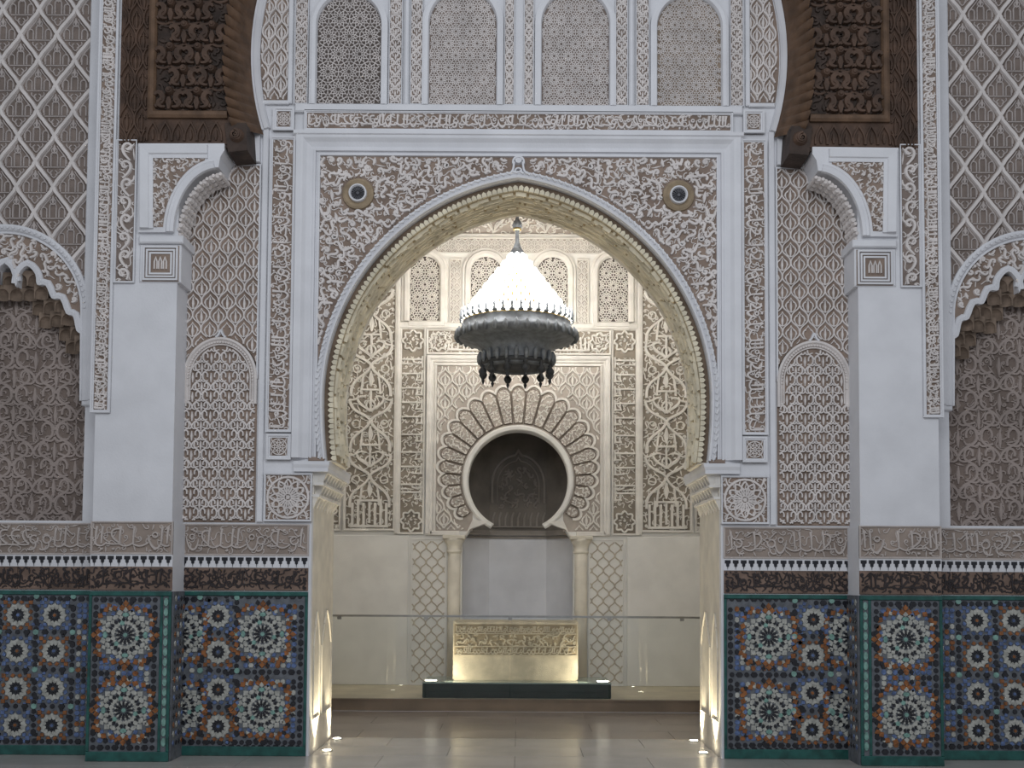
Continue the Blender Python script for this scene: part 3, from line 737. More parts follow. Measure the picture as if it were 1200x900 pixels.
    g = G(bool(s_)); g.sweep([(FR+2, mv), (mu, mv), (mu, -240)], [(-5, WD-6), (-5, WD-2), (-2, WD), (2, WD), (4, WD-3), (4, WD-6)]); g.build('raised_moulding', 'cedar_light', t)
    # low carved borders
    g = G(bool(s_)); bb = (wu0+1, -230, mu-7, wv1-1)
    palm_lattice(g, inrect(*bb), bb, 17, 24, 2.2, WD-6, WD-3.5); tag(g.build('border_carving', 'cedar', t), kind='stuff')
    g = G(bool(s_)); bb = (mu-6, mv+6, FR-4, wv1-1)
    n_ = 6; cw_ = (bb[2]-bb[0])/n_
    for k in range(n_):
        x = bb[0]+(k+.5)*cw_
        for sg in (1, -1):
            g.rib(bez((x, bb[1]+3), (x+sg*3, bb[1]+10), (x+sg*cw_*.5, bb[1]+12), (x+sg*cw_*.46, bb[3]-2), 8), 2.2, WD-6, WD-3.5)
        g.rib([(x, bb[1]+12), (x, bb[1]+19), (x, bb[3]-3)], 4, WD-6, WD-4, 0, (.4, 1.2, .4))
    tag(g.build('base_carving', 'cedar', t), kind='stuff')
    g = G(bool(s_)); g.box(bb[0], wv1-2, FR+8, wv1+4, 20, WD-7); g.build('bottom_rail', 'cedar_dark', t)
    # rosettes, each a part
    ip = lambda x, y: (x > mu+6) & (y < mv-6) & ((x-HCU)**2+(y-hcv)**2 > (FRr+3)**2)
    g = G(bool(s_)); g.poly([(mu+3, mv-4)] + [p for p in cur if p[1] < mv-4] + [(mu+3, cur[-1][1])], WD-7, WD-5.4); g.build('carved_field', 'cedar_dark', t)
    g = G(bool(s_)); arabesque(g, ip, (mu, -230, FR+30, mv), 9.5, 3.0, WD-5.5, WD-3.2, 210); tag(g.build('field_carving', 'cedar_dark', t), kind='stuff')
    row = 0; y = mv-20
    proto = None
    def flower(g, x, y):
        g.disc(x, y-5, 5, WD-5.5, WD+1.5, 0, 12, .45); g.disc(x, y-5, 2.2, WD+1, WD+3, 0, 8, .4)
        for sg in (1, -1):
            g.rib(clothoid(11, 24, sg*.03, -sg*.32, PI/2+sg*.9)*(1, -1)+(x+sg*9, y+2), 5.5, WD-5.5, WD-.5, 0, (.6, 1.3, 1.1, .5))
            g.rib(bez((x+sg*3, y+10), (x+sg*10, y+11), (x+sg*12, y+4), (x+sg*6, y+3), 8), 4, WD-5.5, WD+.5, 0, (.5, 1.2, .7))
            g.rib(bez((x, y+12), (x+sg*4, y+15), (x+sg*8, y+15), (x+sg*13, y+12), 6), 2.6, WD-5.5, WD-2.5)
        g.rib([(x, y+12), (x, y+6), (x, y+1)], 6, WD-5.5, WD+.5, 0, (.4, 1.2, .5))
    while y > -240:
        for k in range(3):
            x = mu+20+k*32-(16 if row % 2 else 0)
            if ip(np.array([x+7]), np.array([y]))[0] and x > mu+5:
                if proto is None:
                    g = G(bool(s_)); flower(g, x, y)
                    g.V = [np.stack([x+(q_[:,0]-x)*1.3, y+(q_[:,1]-y)*1.3, q_[:,2]], 1) for q_ in g.V]; proto = g.build('carved_flower', 'cedar', t, origin=(x, y, WD))
                else: dup(proto, wpt(x if not s_ else 1210-x, y, WD), t)
        y -= 26; row += 1
    # fluted shell edge: splay from the front curve back to the wall
    bR = HR+2; N_ = 32
    al = np.linspace(a1+.06, .85, N_)
    for i in range(N_-1):
        g = G(bool(s_)); V = []
        for j, tt in enumerate((0, .25, .5, .75, 1)):
            q = al[i]*(1-tt)+al[i+1]*tt; bulge = math.sin(tt*PI)**.6*11
            for z, (rr, dd, cvv) in enumerate(((FRr+3, WD-4, hcv), (FRr*.55+bR*.45-2+bulge*.3, WD*.62+bulge, hcv*.6+HCV*.4), (bR, 6, HCV))):
                qq = q - .035*z*1.0
                V.append((HCU-rr*math.cos(qq), cvv-rr*math.sin(qq), dd+(bulge if z == 0 else 0)))
        F = [(j*3+z, j*3+z+1, j*3+z+4, j*3+z+3) for j in range(4) for z in range(2)]
        g.add(V, F); g.build('shell_flute', 'cedar_mid', t, smooth=True)
    # scroll block at the foot
    e = [c(262, 142), c(288, 142), c(290, 176), c(266, 178)]
    g = G(bool(s_)); g.poly(e, 8, WD-2, 0, .05); g.build('foot_block', 'cedar_dark', t)
    g = G(bool(s_)); x, y = c(277, 158); g.disc(x, y, 9, WD-3, WD+3, 0, 14, .3); g.rib(clothoid(16, 40, .1, .5, 0)+(x, y), 3, WD, WD+5)
    g.build('foot_scroll', 'cedar', t)

# ---- wings
wcu = M(5, 364)[0]
def wpx(lst): return [M(x, y) for x, y in lst]
half = wpx([(5, 308), (14, 316), (20, 336), (23, 322), (33, 312), (43, 322), (45, 334), (55, 335), (62, 350), (72, 351), (79, 368), (87, 371), (91, 388), (97, 393), (99, 412), (101, 430), (100, 466)])
half = smooth_path(half, 3).tolist()
sillv = M(50, 610)[1]
lobed = [(2*wcu-x, y) for x, y in half[::-1]] + half[1:]
lobed = [(2*wcu-half[-1][0], sillv)] + lobed + [(half[-1][0], sillv)]
occ = M(5, 364); orr = M(106, 364)[0]-occ[0]
for s_ in (0, 1):
    ww = tag(link('wall_wing', None, wpt(0 if not s_ else 1210, VF, 0)), kind='structure')
    x0, x1 = -290, pu0+30
    g = G(bool(s_)); g.poly([(x0, sillv), (x0, VTOP), (x1, VTOP), (x1, sillv)] + lobed[::-1], -34, 0); g.build('wall_face', 'plaster', ww)
    g = G(bool(s_)); g.box(x0, VTOP, x1, VF, -60, -34); g.build('wall_core', 'plaster', ww)
    g = G(bool(s_)); g.box(x0, sillv, x1, VF, -34, 0); g.build('wall_base', 'plaster', ww)
    # recessed floral panel
    lu0, lu1 = 2*wcu-half[-1][0], half[-1][0]
    t = thing('recessed_relief', 'grey-brown stucco panel of palmette scrolls inside the muqarnas niche', 'panel', wpt(wcu if not s_ else 1210-wcu, sillv, -33), 'niche back panels')
    g = G(bool(s_)); g.poly([(lu0-5, sillv+4), (lu0-5, 300), (lu1+5, 300), (lu1+5, sillv+4)], -34, -33); g.build('tinted_ground', 'ground_darker', t)
    g = G(bool(s_)); bb = (lu0-3, 330, lu1+3, sillv+2)
    scroll_columns(g, inrect(*bb), bb, 46, 44, 4.0, -33, -30.5); arabesque(g, inrect(*bb), bb, 8.5, 1.8, -33, -31.4, 77); tag(g.build('scroll_carving', 'stucco_darker', t), kind='stuff')
    # muqarnas cells
    t = thing('muqarnas_hood', 'brown stalactite hood of small concave cells under the lobed niche arch', 'muqarnas', wpt(wcu if not s_ else 1210-wcu, 440, -20), 'muqarnas hoods')
    proto = None; li = inpoly(lobed)
    ey = lambda x: M(5, 352)[1] + abs(x-wcu)*.86
    for rw in range(12):
        yy = 296 + rw*15.5
        for k in range(-7, 8):
            x = wcu + (k+(.5 if rw % 2 else 0))*16.5
            if not li(np.array([x]), np.array([yy+4]))[0] or yy+10 > ey(x): continue
            up = 0
            while li(np.array([x]), np.array([yy-15.5*(up+1)]))[0]: up += 1
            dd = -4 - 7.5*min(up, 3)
            if proto is None:
                g = G(); r_ = 7.4; V = []; nph = 8; rows = [('s', 6), ('s', 3), ('s', 0), ('e', .5), ('e', .95), ('e', 1.3), ('e', 1.54)]
                for kd, q in rows:
                    for i in range(nph+1):
                        ph = PI*i/nph; cr = 1 if kd == 's' else math.cos(q); vv = q if kd == 's' else -r_*math.sin(q)
                        V.append((x+r_*cr*math.cos(ph), yy+vv, dd-r_*cr*math.sin(ph)*.9))
                m_ = nph+1; F = [(a*m_+i, a*m_+i+1, (a+1)*m_+i+1, (a+1)*m_+i) for a in range(len(rows)-1) for i in range(nph)]
                g.add(V, F)
                ed = [(x-8.3, yy+6), (x-8.3, yy-12), (x+8.3, yy-12), (x+8.3, yy+6), (x+r_, yy+6)] + [(x+r_*math.cos(q), yy-r_*math.sin(q)) for q in np.linspace(0, PI, 11)] + [(x-r_, yy+6)]
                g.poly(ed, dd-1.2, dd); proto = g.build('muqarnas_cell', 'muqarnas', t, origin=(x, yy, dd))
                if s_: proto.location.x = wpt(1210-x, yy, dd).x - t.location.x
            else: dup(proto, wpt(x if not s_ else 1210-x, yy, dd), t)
    # lobed edge and its arabesque band
    t = thing('niche_arch', 'lobed stucco arch with scroll band and studded round moulding around the niche', 'arch', wpt(wcu if not s_ else 1210-wcu, 470, 0), 'lobed niche arches')
    g = G(bool(s_)); g.sweep(lobed[1:-1], [(.5, -1), (.3, 3.5), (-3, 4.5), (-4, 2.6), (-6.5, 3), (-7.5, 0)]); g.build('lobed_edge', 'plaster', t)
    circ = arc(occ[0], occ[1], orr, PI, 2*PI, 40).tolist(); ft_ = M(101, 470)
    ring = [(2*wcu-ft_[0]-4, ft_[1])] + circ + [(ft_[0]+4, ft_[1])]
    g = G(bool(s_)); inn_ = arc(occ[0], occ[1], orr-6, PI, 2*PI, 40).tolist()
    g.poly([(2*wcu-ft_[0]-3, ft_[1])] + inn_ + [(ft_[0]+3, ft_[1])] + lobed[1:-1][::-1], 0, .7); g.build('tinted_ground', 'ground', t)
    g = G(bool(s_)); ri = inpoly([(2*wcu-ft_[0]-1, ft_[1])] + arc(occ[0], occ[1], orr-11, PI, 2*PI, 40).tolist() + [(ft_[0]+1, ft_[1])])
    lo2 = inpoly([(wcu+(x-wcu)*1.09, y-9) for x, y in lobed])
    arabesque(g, lambda x, y: ri(x, y) & ~lo2(x, y), (wcu-110, 250, wcu+110, ft_[1]), 9.5, 3.0, .6, 3.6, 71); tag(g.build('scroll_carving', 'stucco', t), kind='stuff')
    g = G(bool(s_)); g.sweep(ring, [(0, 0), (0, 6), (3, 7.5), (6.5, 6), (8, 3), (9, 4), (10.5, 4), (11, 0)]); g.build('round_moulding', 'plaster', t)
    g = G(bool(s_))
    for q in np.linspace(PI*1.02, 2*PI*.995, 46): g.disc(occ[0]+(orr-4)*math.cos(q), occ[1]+(orr-4)*math.sin(q), 2.2, 5, 8.6, 0, 8, .3)
    tag(g.build('studs', 'plaster', t), kind='stuff')
    g = G(bool(s_)); g.block(ft_[0]-4, ft_[1]-1, pu0+20, ft_[1]+6, -20, 5, 1.5); g.build('impost_ledge', 'plaster', t)
    # sebka net above the niche
    t = thing('lozenge_net', 'tall stucco net of ogee lozenges holding tiny carved arcades above the niche', 'net panel', wpt(60 if not s_ else 1150, 262, 0), 'lozenge nets')
    lx = M(106, 150)[0]
    oc = lambda x, y: (x < lx) & (x > -280) & (y > VTOP+10) & (((x-occ[0])**2+(y-occ[1])**2 > (orr-2)**2)) & (y < occ[1]-5)
    g = G(bool(s_)); top = arc(occ[0], occ[1], orr-2, PI, 2*PI, 40).tolist()
    g.poly([(-280, occ[1]-5), (-280, VTOP+10), (lx+4, VTOP+10), (lx+4, occ[1]-5)] + [p for p in top[::-1] if p[1] < occ[1]-5], 0, .7); g.build('tinted_ground', 'ground_grey', t)
    g = G(bool(s_)); g.block(lx-1, VTOP+10, pu0+16, ft_[1], 0, 6, 1.5); g.build('edge_fillet', 'plaster', t)
    cen0 = M(25, 71); CW, RH = 43.6, 30.9
    def cellg(g, x, y, ins):
        def pt(q, w_, h=2.0, tp=None):
            q = np.asarray(q, float)
            if len(q) < 8: q = np.vstack([q[i]*(1-f)+q[i+1]*f for i in range(len(q)-1) for f in (0, .34, .67)] + [q[-1]])
            for p in clip(q+(x, y), ins): g.rib(p, w_, .6, .6+h, 0, tp)
        for cx_, w_, hb, ht in ((-10.5, 6.5, 6, -3), (0, 8, 6, -7), (10.5, 6.5, 6, -3)):
            pt([(cx_-w_/2, hb), (cx_-w_/2, ht)], 1.5); pt([(cx_+w_/2, hb), (cx_+w_/2, ht)], 1.5)
            pt(arc(cx_, ht, w_/2, PI, 2*PI, 9), 1.5)
        pt([(-13, 7), (13, 7)], 1.4)
        pt([(0, -11), (0, -15), (0, -20)], 3.4, 2.4, (.5, 1.4, .3)); pt(arc(0, -13, 3.4, 0, 2*PI, 10), 1.3)
        for sg in (1, -1):
            pt(bez((sg*14, -3), (sg*11, -10), (sg*6, -12), (sg*3, -19)), 1.6)
            pt(bez((0, 20), (sg*4, 17), (sg*6, 13), (sg*1.5, 11), 8), 1.6); pt(bez((sg*2, 16), (sg*6, 14), (sg*9, 12), (sg*7, 9), 8), 1.4)
            pt(bez((sg*14.5, 3), (sg*15.5, -1), (sg*14, -5), (sg*10, -8), 8), 1.2)
    proto = None; g2 = G(bool(s_))
    for j in range(-12, 9):
        for i in range(-8, 5):
            x = cen0[0]+i*CW+(CW/2 if j % 2 else 0); y = cen0[1]+j*RH
            for sg in (1, -1):
                pth = bez((x, y-RH), (x+sg*3, y-RH*.72), (x+sg*CW*.33, y-RH*.42), (x+sg*CW*.5, y), 26)
                if sg == 1 or True:
                    tt = np.linspace(0, 1, len(pth)); pth = pth + np.stack([np.sin(tt*6*PI)*.9*sg, np.sin(tt*6*PI)*.9], 1)
                    for p in clip(pth, oc): g2.rib(p, 5.0, .6, 4.6)
            cor = np.array([(x, y-24), (x, y+22), (x-16, y), (x+16, y), (x-12, y-12), (x+12, y-12), (x-12, y+12), (x+12, y+12)])
            m_ = oc(cor[:,0], cor[:,1])
            if not m_.any() or x < wcu-120: continue
            if m_.all():
                if proto is None:
                    g = G(); cellg(g, x, y, lambda a, b: np.ones(np.shape(a), bool)); proto = g.build('lozenge_carving', 'lattice_stucco', t, origin=(x, y, 0)); proto.location.x = wpt(x if not s_ else 1210-x, y, 0).x - t.location.x
                else: dup(proto, wpt(x if not s_ else 1210-x, y, 0), t)
            else:
                g = G(bool(s_)); cellg(g, x, y, oc); g.build('lozenge_carving', 'lattice_stucco', t)
    g2.build('lozenge_ribs', 'stucco', t)

# ================================================================== DADO
ZM = ['t_black', 't_white', 't_blue', 't_orange', 't_green', 't_pale']
BK, WH, BL, OR, GN, PA = range(6)
def kite(g, cx, cy, a, r0, r1, w, d, mi, belly=.45):
    w *= 1.22; d += ((g.n*31) % 17)/17*.3
    c, s2 = math.cos(a), math.sin(a); rm = r0+(r1-r0)*belly
    P = [(r0, 0), (rm, w/2), (r1, 0), (rm, -w/2)]
    g.poly([(cx+x*c-y*s2, cy+x*s2+y*c) for x, y in P], d, d+.9, mi, .12)
def hexa(g, cx, cy, a, l, w, d, mi):
    l *= 1.1; w *= 1.15; d += ((g.n*31) % 17)/17*.3
    c, s2 = math.cos(a), math.sin(a)
    P = [(-l/2, 0), (-l/4, w/2), (l/4, w/2), (l/2, 0), (l/4, -w/2), (-l/4, -w/2)]
    g.poly([(cx+x*c-y*s2, cy+x*s2+y*c) for x, y in P], d, d+.9, mi, .12)
def big_rosette(g, cx, cy, d):
    g.disc(cx, cy, 2.6, d, d+.9, PA, 8, .1)
    for k in range(12):
        a = 2*PI*k/12; b = a+PI/12
        kite(g, cx, cy, a, 2.8, 11.0, 3.7, d, BK, .62)
        kite(g, cx, cy, b, 5.5, 12.0, 2.2, d, WH, .55)
        hexa(g, cx+14.0*math.cos(b), cy+14.0*math.sin(b), b, 5.4, 5.0, d, WH if k % 4 else PA)
        kite(g, cx, cy, a, 11.3, 16.5, 2.6, d, WH, .5)
        kite(g, cx, cy, a-.13, 14.5, 20.5, 3.6, d, BK, .6); kite(g, cx, cy, a+.13, 14.5, 20.5, 3.6, d, BK, .6)
        hexa(g, cx+19.6*math.cos(b), cy+19.6*math.sin(b), b, 6.0, 4.4, d, WH)
        hexa(g, cx+22.8*math.cos(a), cy+22.8*math.sin(a), a, 5.2, 6.2, d, WH if k % 3 else PA)
        kite(g, cx, cy, b, 22.0, 30.0, 7.0, d, WH, .45); kite(g, cx, cy, a, 25.0, 30.5, 5.5, d, WH if k % 2 else BL, .5)
    for k in range(24):
        a = 2*PI*(k+.5)/24; q = max(abs(math.cos(a)), abs(math.sin(a))); rr = 26.0*min(1.24, 1.04/q**.85)
        kite(g, cx, cy, a, rr, rr+7.4, 7.0, d, OR, .5); kite(g, cx, cy, a+PI/24, rr-1.5, rr+4.6, 4.2, d, WH if k % 2 else BL, .5)
        if q < .85: kite(g, cx, cy, a+PI/24, rr+1.5, rr+9.5, 5.2, d, OR if k % 2 else BK, .5)
    for k in range(4):
        a = PI/2*k; kite(g, cx, cy, a, 31, 40, 5.8, d, OR, .5)
        for sg in (-1, 1): kite(g, cx, cy, a+sg*.17, 33, 41, 4.8, d, BK, .5)
def small_rosette(g, cx, cy, d, alt):
    g.disc(cx, cy, 2.0, d, d+.9, BL if alt == OR else OR, 8, .1)
    for k in range(12):
        a = 2*PI*k/12; b = a+PI/12
        kite(g, cx, cy, a, 2.2, 8.4, 3.0, d, BK, .62)
        hexa(g, cx+9.6*math.cos(b), cy+9.6*math.sin(b), b, 6.4, 3.9, d, WH); kite(g, cx, cy, a, 8.9, 14.4, 4.0, d, WH, .6)
        kite(g, cx, cy, b, 12.8, 18.2, 5.0, d, alt, .5)
    for k in range(4):
        a = PI/4+PI/2*k; kite(g, cx, cy, a, 17.5, 24.5, 5.2, d, alt); 
        for sg in (-1, 1): kite(g, cx, cy, a+sg*.26, 18.5, 24, 4.2, d, BK if k % 2 else BL)
BEADS = set()
def beads(g, x0, y0, x1, y1, d, n):
    for i in range(n+1):
        f = i/n; x, y = x0+(x1-x0)*f, y0+(y1-y0)*f
        key = [(round(x/4)+p, round(y/4)+q, round(d)) for p in (-1, 0, 1) for q in (-1, 0, 1)]
        if any(k_ in BEADS for k_ in key): continue
        BEADS.add(key[4])
        if i % 2: hexa(g, x, y, math.atan2(y1-y0, x1-x0), 8.0, 5.4, d, BK)
        else: g.disc(x, y, 3.0, d, d+.9, BK, 8, .1)
def fillers(g, x0, y0, x1, y1, d, avoid, seed):
    """blue and dark lozenges wherever no rosette or bead course sits"""
    R = random.Random(seed); st_ = 6.4; ny = int((y1-y0)/st_); nx = int((x1-x0)/st_)
    for j in range(ny+1):
        for i in range(nx+1):
            x = x0+(x1-x0)*(i+.5)/(nx+1); y = y0+(y1-y0)*(j+.5)/(ny+1)
            if any((x-a)**2+(y-b)**2 < r*r for a, b, r in avoid): continue
            if any((round(x/4)+p, round(y/4)+q, round(d+.2)) in BEADS for p in (-1, 0, 1) for q in (-1, 0, 1)): continue
            hexa(g, x, y, (i+j) % 2*PI/2, 6.4, 4.6, d, R.choice((BL, BL, BL, BK, BL, OR, WH)))
dv0 = M(250, 693)[1]; dvb = VF
PROTO = {}
def zellige(label, group, u0, u1, d, s_, bigs, smalls, halves=(), hexcol=False):
    BEADS.clear()
    t = thing('tile_dado', label, 'tile panel', wpt((u0+u1)/2 if not s_ else 605*2-(u0+u1)/2, VF, d), group)
    g = G(bool(s_)); g.box(u0, dv0, u1, dvb, d-1, d+1); g.build('grout_bed', 'grout', t)
    b = 3.2
    for nm, q in (('green_border', (u0, dv0, u1, dv0+5)), ('green_base', (u0, VF-11, u1, VF-.1)), ('green_border', (u0, dv0+5.2, u0+b, VF-11.2)), ('green_border', (u1-b, dv0+5.2, u1, VF-11.2))):
        g = G(bool(s_)); g.block(*q, d+.5, d+3, .6); g.build(nm, 't_green', t)
    u1f = u1
    if hexcol:
        u1f = u1-11
        g = G(bool(s_)); g.block(u1f-1.5, dv0+5.2, u1f+1.5, VF-11.2, d+.5, d+2.6, .5); g.build('green_border', 't_green', t)
        k = 0; y = dv0+12; first = None
        while y < VF-16:
            if first is None:
                g = G(bool(s_)); g.poly([(u1-6+2.9*math.cos(q), y+5.2*math.sin(q)) for q in np.arange(8)*PI/4+PI/8], d+.8, d+2.4, 0, .12)
                first = g.build('pale_tile', 't_pale', t, origin=(u1-6, y, d))
            else: dup(first, wpt((u1-6) if not s_ else 1210-(u1-6), y, d), t)
            y += 11.2
    a0, a1, b0, b1 = u0+b+1, u1f-b-1, dv0+6, VF-12
    g = G(bool(s_)); av = [(x, y, 34) for x, y in bigs] + [(x, y, 20) for x, y, k in smalls] + [(x, y, 34) for x, y in halves]
    ok = lambda x, y: a0+2 < x < a1-2 and b0+2 < y < b1-2
    for x, y in bigs:
        for q in ((x-43, y-44, x+43, y-44), (x-43, y+44, x+43, y+44)): 
            if a0 < q[0]: beads(g, *q, d+1, 10)
    # bead courses bounding the small cells and the panel edge
    beads(g, a0+3.5, b0+3.5, a1-3.5, b0+3.5, d+1, 2*max(2, round((a1-a0)/17))); beads(g, a0+3.5, b1-3.5, a1-3.5, b1-3.5, d+1, 2*max(2, round((a1-a0)/17)))
    beads(g, a0+3.5, b0+12, a0+3.5, b1-12, d+1, 18) if not halves else None
    beads(g, a1-3.5, b0+12, a1-3.5, b1-12, d+1, 18)
    for x, y, k in smalls:
        beads(g, x-21.5, y-22, x+21.5, y-22, d+1, 4); beads(g, x-21.5, y-16, x-21.5, y+16, d+1, 4); beads(g, x+21.5, y-16, x+21.5, y+16, d+1, 4)
        for sx in (-1, 1):
            kk = (round((x+sx*21.5)/6), round(y/6), 'p')
            if ok(x+sx*21.5, y) and not any((kk[0]+p_, kk[1], 'p') in BEADS for p_ in (-1, 0, 1)): BEADS.add(kk); g.disc(x+sx*21.5, y-22, 3.6, d+1, d+2.1, PA, 8, .1)
    fillers(g, a0+8, b0+8, a1-8, b1-8, d+.8, av, 3)
    o = tag(g.build('mosaic_field', ZM, t), kind='stuff')
    for kind, lst in (('big', bigs), ('sm', smalls)):
        for it in lst:
            key = (kind,) + tuple(it[2:])
            x, y = it[0], it[1]
            if key not in PROTO:
                g = G(); (big_rosette(g, x, y, d+1) if kind == 'big' else small_rosette(g, x, y, d+1, it[2]))
                PROTO[key] = g.build('rosette', ZM, None, origin=(x, y, d)).data
                bpy.data.objects.remove([o for o in bpy.data.objects if o.data == PROTO[key]][0])
            tag(link('rosette', PROTO[key], wpt(x if not s_ else 1210-x, y, d), t), kind='stuff')
    for x, y in halves:
        g = G(bool(s_)); big_rosette(g, x, y, d+1)
        keep = G(bool(s_)); V = np.vstack(g.V); 
        idx = 0
        for blk, in zip(g.V):
            n = len(blk); c = blk.mean(0)
            if a0+1 < c[0] < a1-1: keep.add(blk, [tuple(k-idx for k in f) for f in g.F if idx <= f[0] < idx+n], [m for f, m in zip(g.F, g.I) if idx <= f[0] < idx+n][0])
            idx += n
        tag(keep.build('half_rosette', ZM, t), kind='stuff')
def dado_bands(u0, u1, d, s_, where, grp, seed):
    # stucco inscription, white fillets, merlons, scraped tile inscription
    y0, y1 = M(250, 614)[1], M(250, 651)[1]
    carved_panel('inscription_band', 'beige carved stucco inscription band above the tiles ' + where, 'inscription', (u0, y0, u1, y1), d,
                 lambda g, b, dd: (script_band(g, *b, 2.2, dd, dd+2.6, seed, step=1.05), arabesque(g, inrect(*b), b, 8.5, 1.3, dd, dd+1.4, seed+1, fine=False)), 'stucco inscription bands ' + grp, s_, 2.0, gm='band_ground', sm='band_stucco', frm='band_stucco', depth=2.5)
    m0, m1 = M(250, 653)[1], M(250, 665)[1]; b1 = M(250, 692)[1]
    t = thing('tile_frieze', 'dark scraped tile frieze with black merlon row ' + where, 'frieze', wpt((u0+u1)/2 if not s_ else 1210-(u0+u1)/2, b1, d), 'tile friezes ' + grp)
    g = G(bool(s_)); g.box(u0, y1, u1, m1, d-1, d+1.6); g.build('white_strip', 'plaster', t)
    g = G(bool(s_)); n = round((u1-u0)/9.2)
    for i in range(n):
        x = u0+(i+.5)*(u1-u0)/n; h = m1-m0
        g.poly([(x-3.4, m0), (x+3.4, m0), (x+3.4, m0+h*.3), (x+1.9, m0+h*.35), (x+1.7, m0+h*.6), (x+.5, m0+h*.65), (x, m0+h*.98), (x-.5, m0+h*.65), (x-1.7, m0+h*.6), (x-1.9, m0+h*.35), (x-3.4, m0+h*.3)], d+1.4, d+2.2)
    tag(g.build('merlons', 't_black', t), kind='stuff')
    k = max(2, round((u1-u0)/38)); w_ = (u1-u0)/k; first = None
    for i in range(k):
        x = u0+(i+.5)*w_
        if first is None:
            g = G(bool(s_)); g.block(x-w_/2+.25, m1+.2, x+w_/2-.25, b1-.2, d-1, d+1.8, .5); first = g.build('frieze_tile', 'scraped_clay', t, origin=(x, b1, d))
        else: dup(first, wpt(x if not s_ else 1210-x, b1, d), t)
    g = G(bool(s_)); script_band(g, u0+1, m1+1, u1-1, b1-1.5, 2.2, d+1.6, d+2.6, seed+5); arabesque(g, inrect(u0+1, m1+1, u1-1, b1-2), (u0, m1, u1, b1), 6.2, 1.7, d+1.6, d+2.3, seed+6, fine=False)
    tag(g.build('glazed_lettering', 'scraped_glaze', t), kind='stuff')


bw0, bw1 = M(211, 780)[0], M(360, 780)[0]
bp0, bp1 = M(107, 780, PD+3)[0]-3.5, M(200, 780, PD+3)[0]
rows4 = [M(256, y)[1] for y in (722, 764, 808, 851)]
rows2 = [M(308, y)[1] for y in (743, 831)]
for s_ in (0, 1):
    where = 'between pier and portal jamb'
    zellige('wide zellige mosaic panel of mixed rosettes between pier and portal jamb', 'zellige panels by the portal', bw0-1, bw1, 0, s_,
            [(M(308, 743)[0], y) for y in rows2], [(M(256, y)[0], y, (BL, OR, BL, OR)[i]) for i, y in enumerate(rows4)], [(bw0-1, y) for y in rows2])
    dado_bands(bw0-1, bw1, 0, s_, where, 'by the portal', 81)
    pc = (bp0+bp1-8)/2; g = G(bool(s_)); g.box(bp0, M(150, 612, PD)[1], bp1, VF, 0, PD+2); g.build('wall_pier_base', 'plaster')['kind'] = 'structure'
    zellige('narrow zellige mosaic panel with two large rosettes on the projecting pier', 'zellige panels on the piers', bp0, bp1, PD+3, s_,
            [(pc-1, M(150, 744, PD)[1]), (pc-1, M(150, 832, PD)[1])], [], [], True)
    dado_bands(bp0, bp1, PD+3, s_, 'on the projecting pier', 'on the piers', 91)
    # tiled return of the pier, facing the portal
    t = thing('tile_return', 'green-edged tiled return on the inner side of the pier', 'tile panel', wpt(bp1 if not s_ else 1210-bp1, VF, 20), 'pier tile returns')
    g = G(bool(s_)); g.box(bp1-.5, dv0, bp1+1.5, VF, 1, PD+2); g.build('grout_bed', 'grout', t)
    g = G(bool(s_))
    for k in range(17):
        y = dv0+8+k*10.2
        for j in range(4):
            dd = 6+j*10; mi = (BK, BL, OR, BK, WH)[(k*2+j*3) % 5]
            g.add([(bp1+1.4, y-3.6, dd), (bp1+1.4, y, dd-3.6), (bp1+1.4, y+3.6, dd), (bp1+1.4, y, dd+3.6), (bp1+2.3, y-3, dd), (bp1+2.3, y, dd-3), (bp1+2.3, y+3, dd), (bp1+2.3, y, dd+3)],
                  [(4,5,6,7), (0,1,5,4), (1,2,6,5), (2,3,7,6), (3,0,4,7)], mi)
    tag(g.build('mosaic_field', ZM, t), kind='stuff')
    x1 = bp0+6; cols = [M(63, 780)[0], M(20, 780)[0], M(-23, 780)[0], M(-66, 780)[0]]
    zellige('zellige mosaic panel of small rosettes below the muqarnas niche', 'zellige panels of the niches', cols[-1]-24, x1, 0, s_, [],
            [(x, y, (BL, OR)[(i+j) % 2]) for j, x in enumerate(cols) for i, y in enumerate(rows4)])
    dado_bands(cols[-1]-24, x1, 0, s_, 'below the muqarnas niche', 'of the niches', 101)

# ================================================================== MIHRAB WALL
B = lambda x, y: M(x, y, DB)
def RB(x0, y0, x1, y1): return RP(x0, y0, x1, y1, DB)
K = 130/85.2
ccv = B(608, 563)[1]; cr = 60*K
cusp = B(566, 611); col_in = B(541, 700)[0]; vimp = B(541, 633)[1]
ah = math.asin((cusp[1]-ccv)/cr)
open_arc = [(605-cr*math.cos(a), ccv-cr*math.sin(a)) for a in np.linspace(-ah, PI+ah, 44)]
oline = [(col_in, VF), (col_in, vimp), (col_in+8, vimp-8), (col_in+20, cusp[1]+6)] + open_arc + [(1190-col_in, cusp[1]+6), (1202-col_in, vimp-8), (1210-col_in, vimp), (1210-col_in, VF)]
wm = tag(link('wall_mihrab', None, wpt(605, VF, DB)), kind='structure')
VB = 680-(7.7-CAMH)*S
g = G(); g.poly([(605-430, VF), (605-430, VB), (605+430, VB), (605+430, VF)] + oline[::-1], DB-30, DB); g.build('wall_face', 'plaster_warm', wm)
